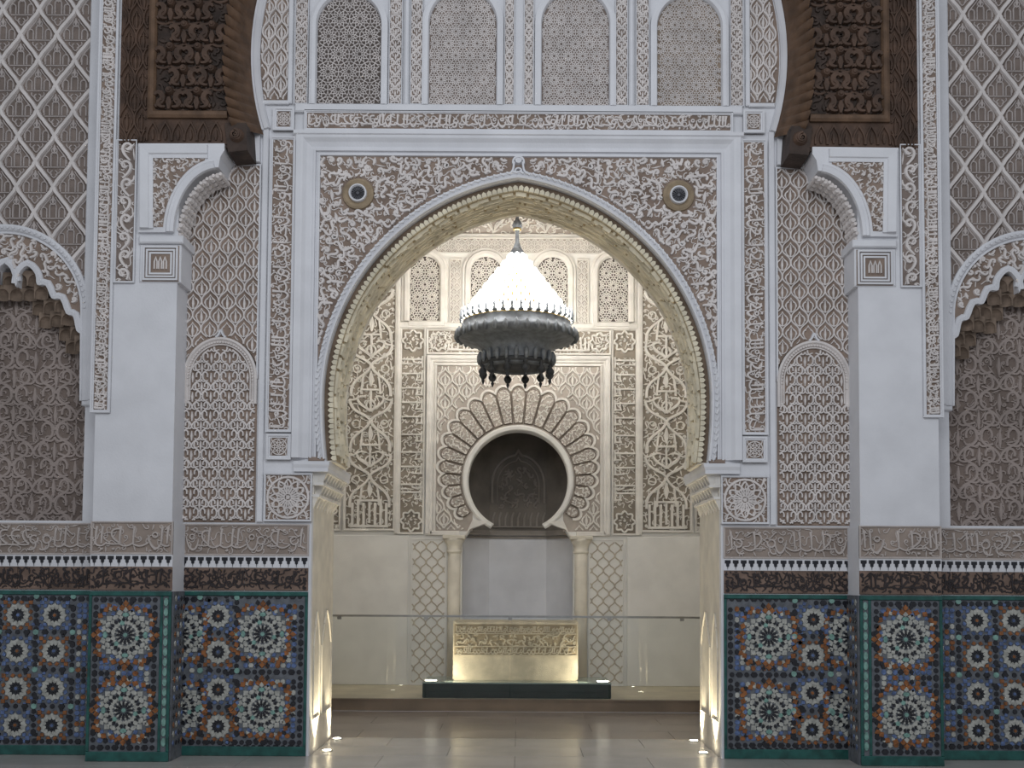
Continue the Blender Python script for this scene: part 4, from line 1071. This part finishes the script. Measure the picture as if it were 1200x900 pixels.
# niche: five sided recess
NB = DB-150
nt_ = thing('mihrab_niche', 'dim prayer niche with stucco upper walls coloured dark for shade and pale plaster below', 'niche', wpt(605, VF, DB-90))
ns = [(605-120, DB-28), (605-112, DB-90), (605-55, NB), (605+55, NB), (605+112, DB-90), (605+120, DB-28)]
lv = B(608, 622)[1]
def nwall(a, b, v0, v1, name, mt):
    g = G(); (x0, d0), (x1, d1) = a, b
    g.add([(x0, v0, d0), (x1, v0, d1), (x1, v1, d1), (x0, v1, d0)], [(0, 1, 2, 3)])
    ex = 6; g.add([(x0, v0, d0-ex), (x1, v0, d1-ex), (x1, v1, d1-ex), (x0, v1, d0-ex)], [(0, 1, 2, 3)]); return g.build(name, mt, nt_)
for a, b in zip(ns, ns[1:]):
    nwall(a, b, 300, lv, 'upper_wall', 'niche_shaded'); nwall(a, b, lv, VF, 'lower_wall', 'plaster')
g = G(); g.poly([(x, 0) for x in ()] or [(480, 300), (730, 300), (730, 290), (480, 290)], NB-10, DB-28); g.build('vault', 'niche_shaded', nt_)
g = G(); P = np.array(ns)
for vv, of in ((lv-7, 4), (lv-2, 7), (lv+4, 3)):
    n = len(ns); V = [(605+(x-605)*(1-of/140), y, d+of*.6) for y in (vv, vv+5) for x, d in ns] + [(x, y, d) for y in (vv, vv+5) for x, d in ns]
    F = [(i, i+1, n+i+1, n+i) for i in range(n-1)] + [(i, i+1, 2*n+i+1, 2*n+i) for i in range(n-1)] + [(n+i, n+i+1, 3*n+i+1, 3*n+i) for i in range(n-1)]
    g.add(V, F)
g.build('ledge_moulding', 'niche_relief_shaded', nt_)
g = G(); d = NB+1   # blind arch relief on the niche back
for rr, w_ in ((50, 5), (40, 2.5)):
    g.rib(np.vstack([[(605-rr, lv-60)], arc(605, lv-95, rr, PI, 1.5*PI-.12, 12, rr*1.15), [(605, lv-95-rr*1.32)], arc(605, lv-95, rr, 1.5*PI+.12, 2*PI, 12, rr*1.15), [(605+rr, lv-60)]]), w_, d, d+5)
arabesque(g, lambda x, y: ((x-605)**2+(y-(lv-95))**2 < 36**2) | ((abs(x-605) < 38) & (y > lv-95) & (y < lv-50)), (560, lv-150, 650, lv-50), 13, 3.4, d, d+4, 301)
for k in range(9):
    x = 605-48+k*12; g.rib([(x, lv-14), (x, lv-30), (x+4, lv-42)], 4, d, d+4)
    g.rib([(x, lv-14), (x+6, lv-14), (x+12, lv-14)], 3, d, d+4)
g.build('blind_arch_relief', 'niche_relief_shaded', nt_)

# white horseshoe ring
t = thing('mihrab_arch', 'white horseshoe ring with fan of carved voussoirs around the prayer niche', 'arch', wpt(605, cusp[1], DB))
g = G(); ringp = [(605-(cr-2)*math.cos(a), ccv-(cr-2)*math.sin(a)) for a in np.linspace(-ah, PI+ah, 50)]
tipL = [(605-(cr-2)*math.cos(-ah)+9, cusp[1]+4)]
g.sweep(tipL + ringp + [(1210-tipL[0][0], tipL[0][1])], [(0, DB-28), (0, DB+3), (-2, DB+5.5), (-7, DB+6), (-10, DB+4), (-10.5, DB)]); g.build('horseshoe_ring', 'plaster_warm', t)
g = G()
for sg in (1, -1):   # broken tips with corbelled capitals
    q = [(cusp[0]+14, cusp[1]), (cusp[0]-18, cusp[1]-4), (cusp[0]-30, cusp[1]+22), (col_in-12, vimp-2), (col_in+2, vimp-2), (col_in+14, cusp[1]+14)]
    g.poly([(x if sg > 0 else 1210-x, y) for x, y in q], DB-20, DB+7, 0, .05)
g.build('springer', 'cream_stucco', t)
NV = 25; oc_c, oc_r = B(608, 545)[1], 92*K
a0v = math.radians(35); LOBES = []
for i in range(NV):
    am = -a0v + (PI+2*a0v)*(i+.5)/NV; hw_ = (PI+2*a0v)/NV/2
    r0 = cr+10.5
    # outer end on the raised circle
    dx, dy = -math.cos(am), -math.sin(am); oy = oc_c-ccv
    bq = dy*oy; r1 = bq + math.sqrt(bq*bq + oc_r**2 - oy*oy)
    wi, wo = r0*math.tan(hw_)*.93, r1*math.tan(hw_)*.93
    tx, ty = -dy, dx
    pt = lambda r, w_: (605+dx*r+tx*w_, ccv+dy*r+ty*w_)
    def shape(k, ins):
        cap = [(r1-wo + wo*math.sin(q)*k, wo*k*math.cos(q)) for q in np.linspace(0, PI, 9)]
        return [pt(r0+ins, wi*k)] + [pt(r, w_) for r, w_ in cap] + [pt(r0+ins, -wi*k)]
    LOBES.append([pt(r1-wo+(wo+5)*math.sin(q), (wo+1.5)*math.cos(q)) for q in np.linspace(PI-.35, .35, 7)])
    g = G(); g.poly(shape(1, 0), DB, DB+4, 0, .03); o = g.build('voussoir', 'voussoir_edge', t)
    g = G(); sh = shape(.83, 1.5); g.poly(sh, DB+3.9, DB+4.6); g.build('tinted_ground', 'rose_ground', o)
    g = G(); isd = inpoly(sh); bb = np.array(sh)
    arabesque(g, isd, (bb[:,0].min(), bb[:,1].min(), bb[:,0].max(), bb[:,1].max()), 5.2 if i % 2 else 6.8, 1.6 if i % 2 else 2.0, DB+4.5, DB+6.2, 400+i, fine=False)
    q_ = g.build('carving', 'cream_stucco', o)
    if q_: tag(q_, kind='stuff')
# alfiz frame and net
r = RB(500, 418, 713, 626); au0, av0, av1 = r[0], r[1], r[3]
t = thing('mihrab_surround', 'white double moulded square frame around the fan of voussoirs', 'frame', wpt(605, av1, DB))
g = G(); pth = [(au0, av1), (au0, av0), (1210-au0, av0), (1210-au0, av1)]
g.sweep(pth, [(-1, DB), (0, DB+9), (5, DB+9), (8, DB+6), (11, DB+6), (12, DB+2), (14, DB+2), (14.5, DB+5), (17, DB+5), (17.5, DB)]); g.build('double_moulding', 'cream_stucco', t)
for m_ in (False, True):
    g = G(m_); g.block(au0, av1-5, au0+60, av1+3, DB, DB+6, 1); g.build('lower_fillet', 'cream_stucco', t)
t = thing('mihrab_spandrel', 'stucco net of ogee leaves above the fan of voussoirs', 'panel', wpt(605, av1, DB))
outer = [(605+(-math.cos(a))*(1)*0, 0) for a in ()]
om = [(605-(cr+8)*math.cos(a), ccv-(cr+8)*math.sin(a)) for a in np.linspace(-.62, PI+.62, 50)]
iu0 = au0+17
g = G(); g.poly([(iu0, av1-5), (iu0, av0+17), (1210-iu0, av0+17), (1210-iu0, av1-5), (om[-1][0], av1-5)] + om[::-1] + [(om[0][0], av1-5)], DB, DB+.8); g.build('tinted_ground', 'rose_ground', t)
sin_ = lambda x, y: (x > iu0+1) & (x < 1209-iu0) & (y > av0+18) & (y < av1-6) & ((x-605)**2+(y-oc_c)**2 > (oc_r+9)**2) & ((y < cusp[1]-4) | (abs(x-605) > 605-cusp[0]+28))
g = G(); palm_lattice(g, sin_, (iu0, av0, 1210-iu0, av1), 25.5, 21, 3.0, DB+.7, DB+3.6, off=(2.5, 0)); tag(g.build('net_carving', 'cream_stucco', t), kind='stuff')
g = G(); lob = [p for L_ in LOBES for p in L_]
g.sweep(lob, [(2.4, DB), (2, DB+4.5), (-2, DB+4.8), (-2.6, DB)]); g.build('lobed_outline', 'cream_stucco', t)

# kufic frame strips
def kufic(g, u0, v0, u1, v1, d, seed, flip=1):
    """angular lettering along an upright strip: shafts as cross bars, letter bodies on the inner edge"""
    R = random.Random(seed); W = u1-u0; y = v0+6
    inn = inrect(u0, v0, u1, v1, .5)
    xx = lambda f: u0+f*W if flip > 0 else u1-f*W
    while y < v1-12:
        k = R.random()
        g.rib([(xx(.02), y), (xx(.4), y), (xx(.9), y)], 3.6, d, d+4)
        if k < .6:
            g.rib([(xx(.7), y), (xx(.72), y+6), (xx(.66), y+12), (xx(.9), y+12), (xx(.94), y+2)], 3, d, d+4)
        else:
            g.rib([(xx(.5), y), (xx(.55), y+5), (xx(.8), y+8), (xx(.95), y+4)], 3.4, d, d+4)
            g.rib([(xx(.02), y+8), (xx(.3), y+8), (xx(.6), y+9)], 3, d, d+4, 0, (1.4, .8, .4))
        g.rib([(xx(.95), y-6), (xx(.93), y+4), (xx(.95), y+14)], 3.2, d, d+4)
        y += R.choice((14, 20, 26, 32))
    arabesque(g, inn, (u0, v0, u1, v1), 8, 1.6, d, d+1.8, seed+3, fine=False)
def quatre(g, cx, cy, r, d):
    p = [(cx+r*(1+.13*math.cos(8*a))*math.cos(a), cy+r*(1+.13*math.cos(8*a))*math.sin(a)) for a in np.linspace(0, 2*PI, 48, endpoint=False)]
    g.rib(p, 3.6, d, d+4.5, 0, None, True)
    arabesque(g, lambda x, y: (x-cx)**2+(y-cy)**2 < (r-5)**2, (cx-r, cy-r, cx+r, cy+r), 6.5, 1.8, d, d+3, 9, fine=False)
for s_ in (0, 1):
    r = RB(468, 384, 498, 626)
    qv = r[3]-24; cu_ = (r[0]+r[2])/2; tv = r[1]+26
    carved_panel('kufic_strip', 'upright kufic lettering strip ending in scalloped roundels beside the mihrab frame', 'inscription', r, DB,
                 lambda g, b, d: (kufic(g, b[0], tv+26, b[2], qv-24, d, 501), quatre(g, cu_, qv, 17, d), quatre(g, cu_, tv-2, 17, d)), 'kufic strips of the mihrab', s_, 3.4, 'cream_ground', 'cream_stucco', 'cream_stucco', 5)
    # tall interlace panel
    r = RB(405, 250, 465, 622)
    def tall(g, b, d):
        u0, v0, u1, v1 = b; W = u1-u0; cx = (u0+u1)/2; inn = inrect(*b)
        def put(p, w_, h=4.5, tp=None):
            for q in clip(p, inn): g.rib(q, w_, d, d+h, 0, tp)
        for k in range(7):
            x = u0+W*(.14+k*.12)
            if k != 3: put(np.array([(x, v1-3), (x, v1-25), (x, v1-46-6*(k % 2))]), 5.2)
        put(np.array([(u0+W*.1, v1-4), (cx, v1-4), (u1-W*.1, v1-4)]), 5)
        y = v1-48; H_ = 100
        while y > v0-H_:
            for sg in (1, -1):
                X = lambda f: cx+sg*f*W
                put(bez((X(.42), y+10), (X(.46), y-26), (X(.10), y-22), (X(0), y-46), 14), 5.4)
                put(bez((X(.2), y+6), (X(.2), y-14), (X(.16), y-18), (X(.17), y-30), 8), 4.2)
                put(bez((X(0), y-46), (X(.08), y-60), (X(.42), y-58), (X(.45), y-84), 14), 5.4)
                put(bez((X(.02), y-62), (X(.12), y-74), (X(.34), y-76), (X(.26), y-92), 10), 4.4, 4, (.6, 1.4, .7))
                put(bez((X(.45), y-84), (X(.3), y-80), (X(.22), y-96), (X(.1), y-88), 10), 4, 4)
                put(arc(X(.3), y-40, 7, 0, 2*PI, 12), 2.6, 3.4)
            put(np.array([(cx-W*.22, y-2), (cx, y-2), (cx+W*.22, y-2)]), 4.6); put(np.array([(cx, y), (cx, y+20), (cx, y+38)]), 4.6)
            put(np.array([(cx, y-8), (cx, y-22), (cx, y-36)]), 9, 3.4, (.3, 1.2, .3)); put(arc(cx, y-74, 8, 0, 2*PI, 14), 3.4); put(np.array([(cx, y-84), (cx, y-92), (cx, y-102)]), 4.6)
            y -= H_
        arabesque(g, inn, b, 9.5, 2.0, d, d+2.2, 520, fine=False)
    carved_panel('interlace_relief', 'tall panel of interlaced kufic shafts and leaf knots on the mihrab wall', 'panel', r, DB, tall, 'interlace panels', s_, 4.0, 'cream_ground', 'cream_stucco', 'cream_stucco', 6)
    r = RB(375, 250, 402, 622)
    carved_panel('scroll_relief', 'narrow scrollwork panel at the edge of the mihrab wall behind the portal jamb', 'panel', r, DB, lambda g, b, d: arabesque(g, inrect(*b), b, 12, 3.4, d, d+3.4, 530), 'edge scroll panels', s_, 4.0, 'cream_ground', 'cream_stucco', 'cream_stucco', 6)
r = RB(500, 386, 715, 416); r = (r[0], r[1], 1210-r[0], r[3])
def hkuf(g, b, d):
    R = random.Random(77); u0, v0, u1, v1 = b; x = u0+30
    quatre(g, u0+18, (v0+v1)/2, 15, d); quatre(g, u1-18, (v0+v1)/2, 15, d)
    g.rib([(u0+36, v1-5), (605, v1-5), (u1-36, v1-5)], 4, d, d+4)
    while x < u1-34:
        h = R.choice((.2, .45, .6, .3)); g.rib([(x, v1-4), (x, v0+(v1-v0)*(h+.2)), (x+R.uniform(-1, 3), v0+(v1-v0)*h)], 3.4, d, d+4); x += R.choice((6, 8, 11))
    arabesque(g, inrect(*b), b, 8, 1.6, d, d+1.8, 541, fine=False)
carved_panel('kufic_band', 'horizontal kufic lettering band over the mihrab frame', 'inscription', r, DB, hkuf, None, 0, 3.4, 'cream_ground', 'cream_stucco', 'cream_stucco', 5)

# windows
t2 = B(608, 382)[1]; top_v = B(608, 278)[1]
wl = [(480, 516), (551, 588)]
wn = 1
for s_ in (0, 1):
    for k, (x0, x1) in enumerate(wl):
        u0, u1 = B(x0, 340)[0], B(x1, 340)[0]; cu = (u0+u1)/2; r = (u1-u0)/2; vb_ = B(500, 377)[1]; cv = B(500, 300)[1]+r
        t = tag(link('window_%d' % wn, None, wpt(cu if not s_ else 1210-cu, vb_, DB)), kind='structure'); wn += 1
        sh = arc(cu, cv, r, PI, 2*PI, 20).tolist(); path = [(u0, vb_)] + sh + [(u1, vb_)]
        g = G(bool(s_)); g.poly(path, DB, DB+.8); g.build('dark_backing', 'screen_dark', t)
        g = G(bool(s_)); g.sweep(path + [path[0]], [(1.5, DB), (1, DB+5), (-2, DB+9), (-8, DB+9), (-10, DB+5), (-14, DB+5), (-15, DB)]); g.build('window_frame', 'cream_stucco', t)
        g = G(bool(s_)); isc = lambda x, y: (x > u0+1) & (x < u1-1) & (y < vb_-1) & ((y > cv) | ((x-cu)**2+(y-cv)**2 < (r-1)**2))
        star_screen(g, isc, (u0, cv-r, u1, vb_), 26, 1.45, DB+.7, DB+3); tag(g.build('star_lattice', 'cream_stucco', t), kind='stuff')
    for x0, x1 in ((527, 541),):
        u0, u1 = B(x0, 340)[0], B(x1, 340)[0]
        carved_panel('slim_relief', 'slim carved panel between two arched windows of the mihrab wall', 'panel', (u0, B(500, 303)[1], u1, B(500, 380)[1]), DB, lambda g, b, d: palm_lattice(g, inrect(*b), b, 11, 10, 1.7, d, d+2.4), 'slim window panels', s_, 2.2, 'rose_ground', 'cream_stucco', 'cream_stucco', 4)
u0, u1 = B(599, 340)[0], B(610, 340)[0]
carved_panel('slim_relief', 'slim carved panel on the centre line behind the chandelier', 'panel', (u0, B(500, 303)[1], 1210-u0, B(500, 380)[1]), DB, lambda g, b, d: palm_lattice(g, inrect(*b), b, 11, 10, 1.7, d, d+2.4), None, 0, 2.2, 'rose_ground', 'cream_stucco', 'cream_stucco', 4)
r = RB(470, 279, 740, 297); r = (r[0], r[1], 1210-r[0], r[3]); 
carved_panel('net_frieze', 'fine lattice frieze of stucco above the arched windows', 'frieze', r, DB, lambda g, b, d: palm_lattice(g, inrect(*b), b, 12, 8, 1.8, d, d+2.4), None, 0, 2.0, 'rose_ground', 'cream_stucco', 'cream_stucco', 4)
r = RB(470, 210, 740, 276); r = (r[0], r[1], 1210-r[0], r[3])
def leafy(g, b, d):
    u0, v0, u1, v1 = b; n = 9; w_ = (u1-u0)/n
    for k in range(n):
        x = u0+(k+.5)*w_
        for sg in (1, -1): g.rib(bez((x, v1-2), (x+sg*w_*.1, v1-20), (x+sg*w_*.5, v1-20), (x+sg*w_*.36, v1-40), 9), 4, d, d+4, 0, (.7, 1.3, .7)); g.rib(clothoid(10, 34, sg*.02, sg*.25, -PI/2)+(x+sg*w_*.2, v1-16), 3, d, d+3.4)
        g.rib(arc(x, v1-46, 9, 0, 2*PI, 12), 3, d, d+3.6)
    arabesque(g, inrect(*b), b, 11, 2, d, d+2.2, 551, fine=False)
carved_panel('leaf_frieze', 'large leaf and fan frieze high on the mihrab wall', 'frieze', r, DB, leafy, None, 0, 2.5, 'rose_ground', 'cream_stucco', 'cream_stucco', 5)
g = G(); r = RB(468, 379, 742, 386); g.block(r[0], r[1], 1210-r[0], r[3], DB, DB+7, 2); tag(g.build('string_course', 'cream_stucco'), 'plain white string course under the mihrab wall windows', 'moulding')
for s_ in (0, 1):
    g = G(bool(s_)); r = RB(464, 250, 469, 626); g.block(*r, DB, DB+7, 2); tag(g.build('upright_fillet', 'cream_stucco'), 'plain upright fillet beside the interlace panel of the mihrab wall', 'fillet', 'mihrab wall fillets')
    # dado lattice panels and white plaster slabs
    r = RB(481, 631, 523, 801)
    def oglines(g, b, d):
        cw, rh = 20.5, 13.5; inn = inrect(*b)
        e_ = bez((0, -rh), (cw*.08, -rh*.5), (cw*.45, -rh*.6), (cw*.5, 0), 8)
        for j in range(22):
            for i in range(-1, 5):
                for sg in (1, -1):
                    for p in clip(e_*(sg, 1)+(b[0]+4+i*cw+(cw/2 if j % 2 else 0), b[1]+j*rh), inn): g.rib(p, 2.3, d, d+1.4)
    carved_panel('lozenge_dado', 'cream dado slab with tinted ogee lozenge net beside the mihrab column', 'dado', (r[0], r[1], r[2], VF-ZS*S), DB, oglines, 'lozenge dados', s_, 2.5, 'plaster_warm', 'lozenge_line', 'plaster_warm', 3)
    cx_, dd = (B(523, 700)[0]+B(541, 700)[0])/2, DB+4
    # engaged column
    t = thing('column', 'slim engaged cream column with flared capital flanking the prayer niche', 'column', wpt(cx_ if not s_ else 1210-cx_, VF-ZS*S, DB), 'mihrab columns')
    def lathe_u(prof, n=16):
        g = G(bool(s_)); V = []
        for rr, vv in prof:
            for i in range(n): q = 2*PI*i/n; V.append((cx_+rr*math.cos(q), vv, dd+rr*math.sin(q)))
        F = [(a*n+i, a*n+(i+1) % n, (a+1)*n+(i+1) % n, (a+1)*n+i) for a in range(len(prof)-1) for i in range(n)]
        g.add(V, F+[tuple(range(n)), tuple(range((len(prof)-1)*n, len(prof)*n))]); return g
    fv = VF-ZS*S
    lathe_u([(11.5, vimp+22), (11.5, fv-14)]).build('shaft', 'cream', t, smooth=True)
    lathe_u([(11.5, vimp+24), (13.5, vimp+21), (13.5, vimp+18), (12, vimp+17), (14, vimp+8), (18, vimp+2), (19, vimp-3)]).build('capital', 'cream', t, smooth=True)
    lathe_u([(12, fv-16), (15, fv-13), (15, fv-9), (13, fv-8), (17, fv-3), (17, fv)]).build('base', 'cream', t, smooth=True)
    g = G(bool(s_)); g.block(cx_-20, vimp-8, cx_+20, vimp-2, DB-4, DB+22, 1); g.build('abacus', 'cream', t)
    r = RB(370, 626, 478, 801); g = G(bool(s_)); g.block(605-428, r[1]+2, r[2], VF-ZS*S, DB, DB+4, 1)
    tag(g.build('plaster_dado', 'plaster_warm'), 'plain white plaster dado slab below the interlace panel', 'dado', 'white dados of the mihrab wall')

# ================================================================== CHANDELIER
CY = 13.2; cxw = (M(605.5, 380, (WALLY-CY)*S)[0]-605)/S
def pz(py): return CAMH + (680 - M(606, py, (WALLY-CY)*S)[1])/S
PXM = 1/98.5
def lathe(name, prof, n, mt, parent, loc, smooth=True, flute=0.0, fn=0):
    V = []; F = []
    for r, z in prof:
        for i in range(n):
            q = 2*PI*i/n; rr = r*(1+flute*math.cos(fn*q)); V.append((rr*math.cos(q), rr*math.sin(q), z))
    for a in range(len(prof)-1): F += [(a*n+i, a*n+(i+1) % n, (a+1)*n+(i+1) % n, (a+1)*n+i) for i in range(n)]
    F += [tuple(range(n))[::-1], tuple(range((len(prof)-1)*n, len(prof)*n))]
    me = bpy.data.meshes.new(name); me.from_pydata(V, [], F); me.materials.append(MATS[mt])
    if smooth: me.polygons.foreach_set('use_smooth', [True]*len(F))
    return link(name, me, loc, parent)
ch = thing('chandelier', 'great tiered bronze chandelier crowded with glowing lamps hanging before the mihrab', 'chandelier', (cxw, CY, pz(447)))
P_ = lambda pts: [(r*PXM, pz(y)) for r, y in pts]
C0 = (cxw, CY, 0)
lathe('drum', P_([(30, 428), (36, 433), (41, 430), (42, 420), (41, 412), (46, 407), (52, 404), (58, 402), (66, 400), (71, 395), (70, 391), (65, 388), (64, 378), (66, 376), (62, 375), (58, 379)]), 48, 'bronze', ch, C0, True)
lathe('lower_rim', P_([(38, 431), (43, 429), (43.5, 425), (40, 424)]), 48, 'bronze_dark', ch, C0)
lathe('stem', P_([(2.2, 300), (2.2, 285), (5.5, 292), (2.5, 284), (2.0, 272), (4.8, 268), (6, 264), (4.5, 260), (2.2, 257), (2.0, 240), (2.4, 238)]), 14, 'bronze', ch, C0)
lathe('gold_collar', P_([(2.5, 270.5), (5, 270), (5, 267.5), (2.5, 267)]), 14, 'brass', ch, C0)
lathe('finial_cone', P_([(10, 300), (8, 295), (3, 288), (2.2, 284)]), 18, 'bronze', ch, C0)
lathe('chain_rod', [(.012, pz(240)), (.012, 7.7)], 8, 'bronze_dark', ch, C0)
tiers = [(9, 303, 8), (16, 312, 12), (23, 321, 16), (30, 330, 20), (37, 339, 24), (44, 348, 28), (51, 357, 32), (57, 366, 36), (63, 374, 40)]
bulb = None
for r, y, n in tiers:
    lathe('tier_ring', P_([(r-2.2, y+5.5), (r+1.2, y+5.8), (r+1.4, y+4.2), (r-2.0, y+4.0)]), 40, 'brass', ch, C0)
    for i in range(n):
        q = 2*PI*(i+.5*(n//4 % 2))/n; loc = (cxw+r*PXM*math.cos(q), CY+r*PXM*math.sin(q), pz(y+5))
        if bulb is None:
            bulb = lathe('lamp', [(.006, 0), (.024, .012), (.036, .045), (.034, .075), (.018, .1), (.004, .108)], 8, 'bulb_glow', ch, loc)
        else: dup(bulb, loc, ch)
fin = None
for i in range(40):
    q = 2*PI*(i+.5)/40; loc = (cxw+66*PXM*math.cos(q), CY+66*PXM*math.sin(q), pz(378))
    if fin is None: fin = lathe('crest_finial', [(.014, 0), (.02, .02), (.012, .05), (.02, .075), (.011, .1), (.002, .15)], 6, 'bronze', ch, loc)
    else: dup(fin, loc, ch)
fin = None
for i in range(36):
    q = 2*PI*i/36; loc = (cxw+71*PXM*math.cos(q), CY+71*PXM*math.sin(q), pz(396))
    if fin is None: fin = lathe('rim_bead', [(.01, -.04), (.03, -.02), (.03, .03), (.018, .06), (.006, .085)], 6, 'bronze', ch, loc)
    else: dup(fin, loc, ch)
fin = None
for i in range(12):
    q = 2*PI*(i+.5)/12; loc = (cxw+41*PXM*math.cos(q), CY+41*PXM*math.sin(q), pz(431))
    if fin is None: fin = lathe('pendant', [(.02, .05), (.03, .02), (.03, .0), (.018, -.015), (.045, -.05), (.05, -.075), (.03, -.11), (.012, -.12), (.022, -.14), (.004, -.185)], 10, 'bronze_dark', ch, loc)
    else: dup(fin, loc, ch)
fin = None
for i in range(24):
    q = 2*PI*i/24; loc = (cxw+44*PXM*math.cos(q), CY+44*PXM*math.sin(q), pz(421))
    if fin is None: fin = lathe('drum_boss', [(.012, -.07), (.028, -.03), (.028, .03), (.012, .07)], 8, 'bronze', ch, loc)
    else: dup(fin, loc, ch)
# the chandelier's own light
def lamp(name, kind, loc, e, c, r=.1, aim=None, spot=None):
    l = bpy.data.lights.new(name, kind); l.energy = e; l.color = c
    if kind in ('POINT', 'SPOT'): l.shadow_soft_size = r
    o = bpy.data.objects.new(name, l); COL.objects.link(o); o.location = loc
    if aim is not None: o.rotation_euler = (Vector(aim)-Vector(loc)).to_track_quat('-Z', 'Y').to_euler()
    if spot: l.spot_size = spot; l.spot_blend = .6
    return o
for k in range(8):
    q = 2*PI*(k+.5)/8; lamp('chandelier_light', 'POINT', (cxw+.76*math.cos(q), CY+.76*math.sin(q), pz(350)), 16, (1.0, .97, .92), .12)
lamp('chandelier_light', 'POINT', (cxw, CY, pz(290)+.25), 12, (1.0, .96, .89), .1)

# ================================================================== BALUSTRADE, PLINTH, STONE
YG = YS+.03; zr = 1.577-(722-680)*YG/FPX
t = thing('glass_balustrade', 'frameless clear glass balustrade with thin steel top rail on the step', 'balustrade', (0, YG, ZS))
xs = [-2.9, -1.1, -.08, 1.12, 2.9]
for a, b in zip(xs, xs[1:]): boxm('glass_panel', a+.006, b-.006, YG-.006, YG+.006, ZS-.01, zr-.008, 'clear_glass', t)
boxm('top_rail', -3.0, 3.0, YG-.02, YG+.02, zr-.012, zr+.012, 'steel', t, .006)
for x in (-2.15, -1.1, -.08, 1.12, 2.0):
    boxm('clamp', x-.025, x+.025, YG-.022, YG+.022, zr-.045, zr-.01, 'steel', t, .005)
px0, px1 = FL(494, 819, ZS)[0], FL(716, 819, ZS)[0]
YP = YS+.12; zp = ZS+.19
t = thing('display_plinth', 'low dark green glass plinth under the carved marble basin', 'plinth', ((px0+px1)/2, YP+.4, ZS))
boxm('plinth_body', px0, px1, YP, YP+.85, ZS, zp-.015, 'plinth_green', t, .006)
boxm('plinth_top', px0-.005, px1+.005, YP-.005, YP+.855, zp-.015, zp, 'plinth_edge', t, .004)
YB = YP+.33; sx0 = CAMX+(532-PPX)/FPX*YB; sx1 = CAMX+(678-PPX)/FPX*YB; zb1 = CAMH-(727-680)*YB/FPX
t = thing('marble_basin', 'honey lit carved marble basin front standing on the glass plinth', 'basin', ((sx0+sx1)/2, YB+.2, zp))
boxm('block', sx0, sx1, YB, YB+.42, zp, zb1, 'stone_carved', t, .012)
us = lambda x: 605+x*S; vz = lambda z: 680-(z-CAMH)*S; dB = (WALLY-YB)*S
g = G(); bu0, bu1, bv0, bv1 = us(sx0)+2, us(sx1)-2, vz(zb1)+2, vz(zp)
hh = bv1-bv0
g.box(bu0, bv0+4, bu1, bv0+hh*.58, dB-.5, dB+.6); g.build('carved_ground', 'stone_dark', t)
g = G()
for f0, f1, kind in ((.06, .20, 's'), (.20, .42, 'a'), (.42, .57, 's')):
    y0, y1 = bv0+hh*f0, bv0+hh*f1
    if kind == 's': script_band(g, bu0+2, y0, bu1-2, y1, 2.0, dB+.5, dB+2.6, 701+int(f0*100))
    else: arabesque(g, inrect(bu0+2, y0, bu1-2, y1), (bu0, y0, bu1, y1), 8.5, 2.6, dB+.5, dB+2.6, 702)
    g.rib([(bu0+1, y1), (605, y1), (bu1-1, y1)], 2, dB+.3, dB+2.6)
g.rib([(bu0+1, bv0+2), (605, bv0+2), (bu1-1, bv0+2)], 4, dB, dB+3)
tag(g.build('basin_carving', 'stone_carved', t), kind='stuff')
# spots on the plinth ends
for s_, x in ((0, px0+.10), (1, px1-.10)):
    t = thing('plinth_spotlight', 'small lit strip lamp at the end of the dark plinth', 'spotlight', (x, YP+.08, zp), 'plinth spotlights')
    boxm('housing', x-.075, x+.075, YP+.03, YP+.10, zp, zp+.016, 'steel', t, .003)
    boxm('lit_lens', x-.065, x+.065, YP+.035, YP+.095, zp+.016, zp+.022, 'lamp_glow', t)
    lamp('plinth_spot_light', 'SPOT', (x+(.12 if not s_ else -.12), YP+.05, zp+.05), 12, (1.0, .92, .74), .03, ((sx0+sx1)/2+(-.2 if not s_ else .2), YB, zp+.5), 2.4)
# recessed floor lamps
def floor_lamp(x, y, z, label, group, e, aim):
    t = thing('floor_uplight', label, 'uplight', (x, y, z), group)
    lathe('steel_ring', [(.038, 0), (.055, .001), (.055, .006), (.038, .008)], 20, 'steel', t, (x, y, z))
    lathe('lit_lens', [(.038, .004), (.038, .009), (.01, .011)], 16, 'lamp_glow', t, (x, y, z))
    lamp('uplight_beam', 'SPOT', (x, y, z+.03), e, (1.0, .88, .62), .03, aim, 1.5)
ju_ = JH/S
for sg in (-1, 1):
    for (px, py), e in (((395, 866), 42), ((383, 880), 42)):
        fx, fy = FL(px, py); fx = -abs(fx) if sg < 0 else abs(fx)
        fx = sg*min(abs(fx), ju_-.08)
        floor_lamp(fx, fy, .0, 'glowing round uplight in the threshold paving at the portal jamb', 'threshold uplights', e, (sg*(ju_+.02), fy+.02, 1.6))
    fx, fy = FL(463, 801, ZS)
    floor_lamp(sg*abs(fx), fy, ZS, 'glowing round uplight in the cream step below the white dado', 'step uplights', 14, (sg*abs(fx), YM, 1.2))
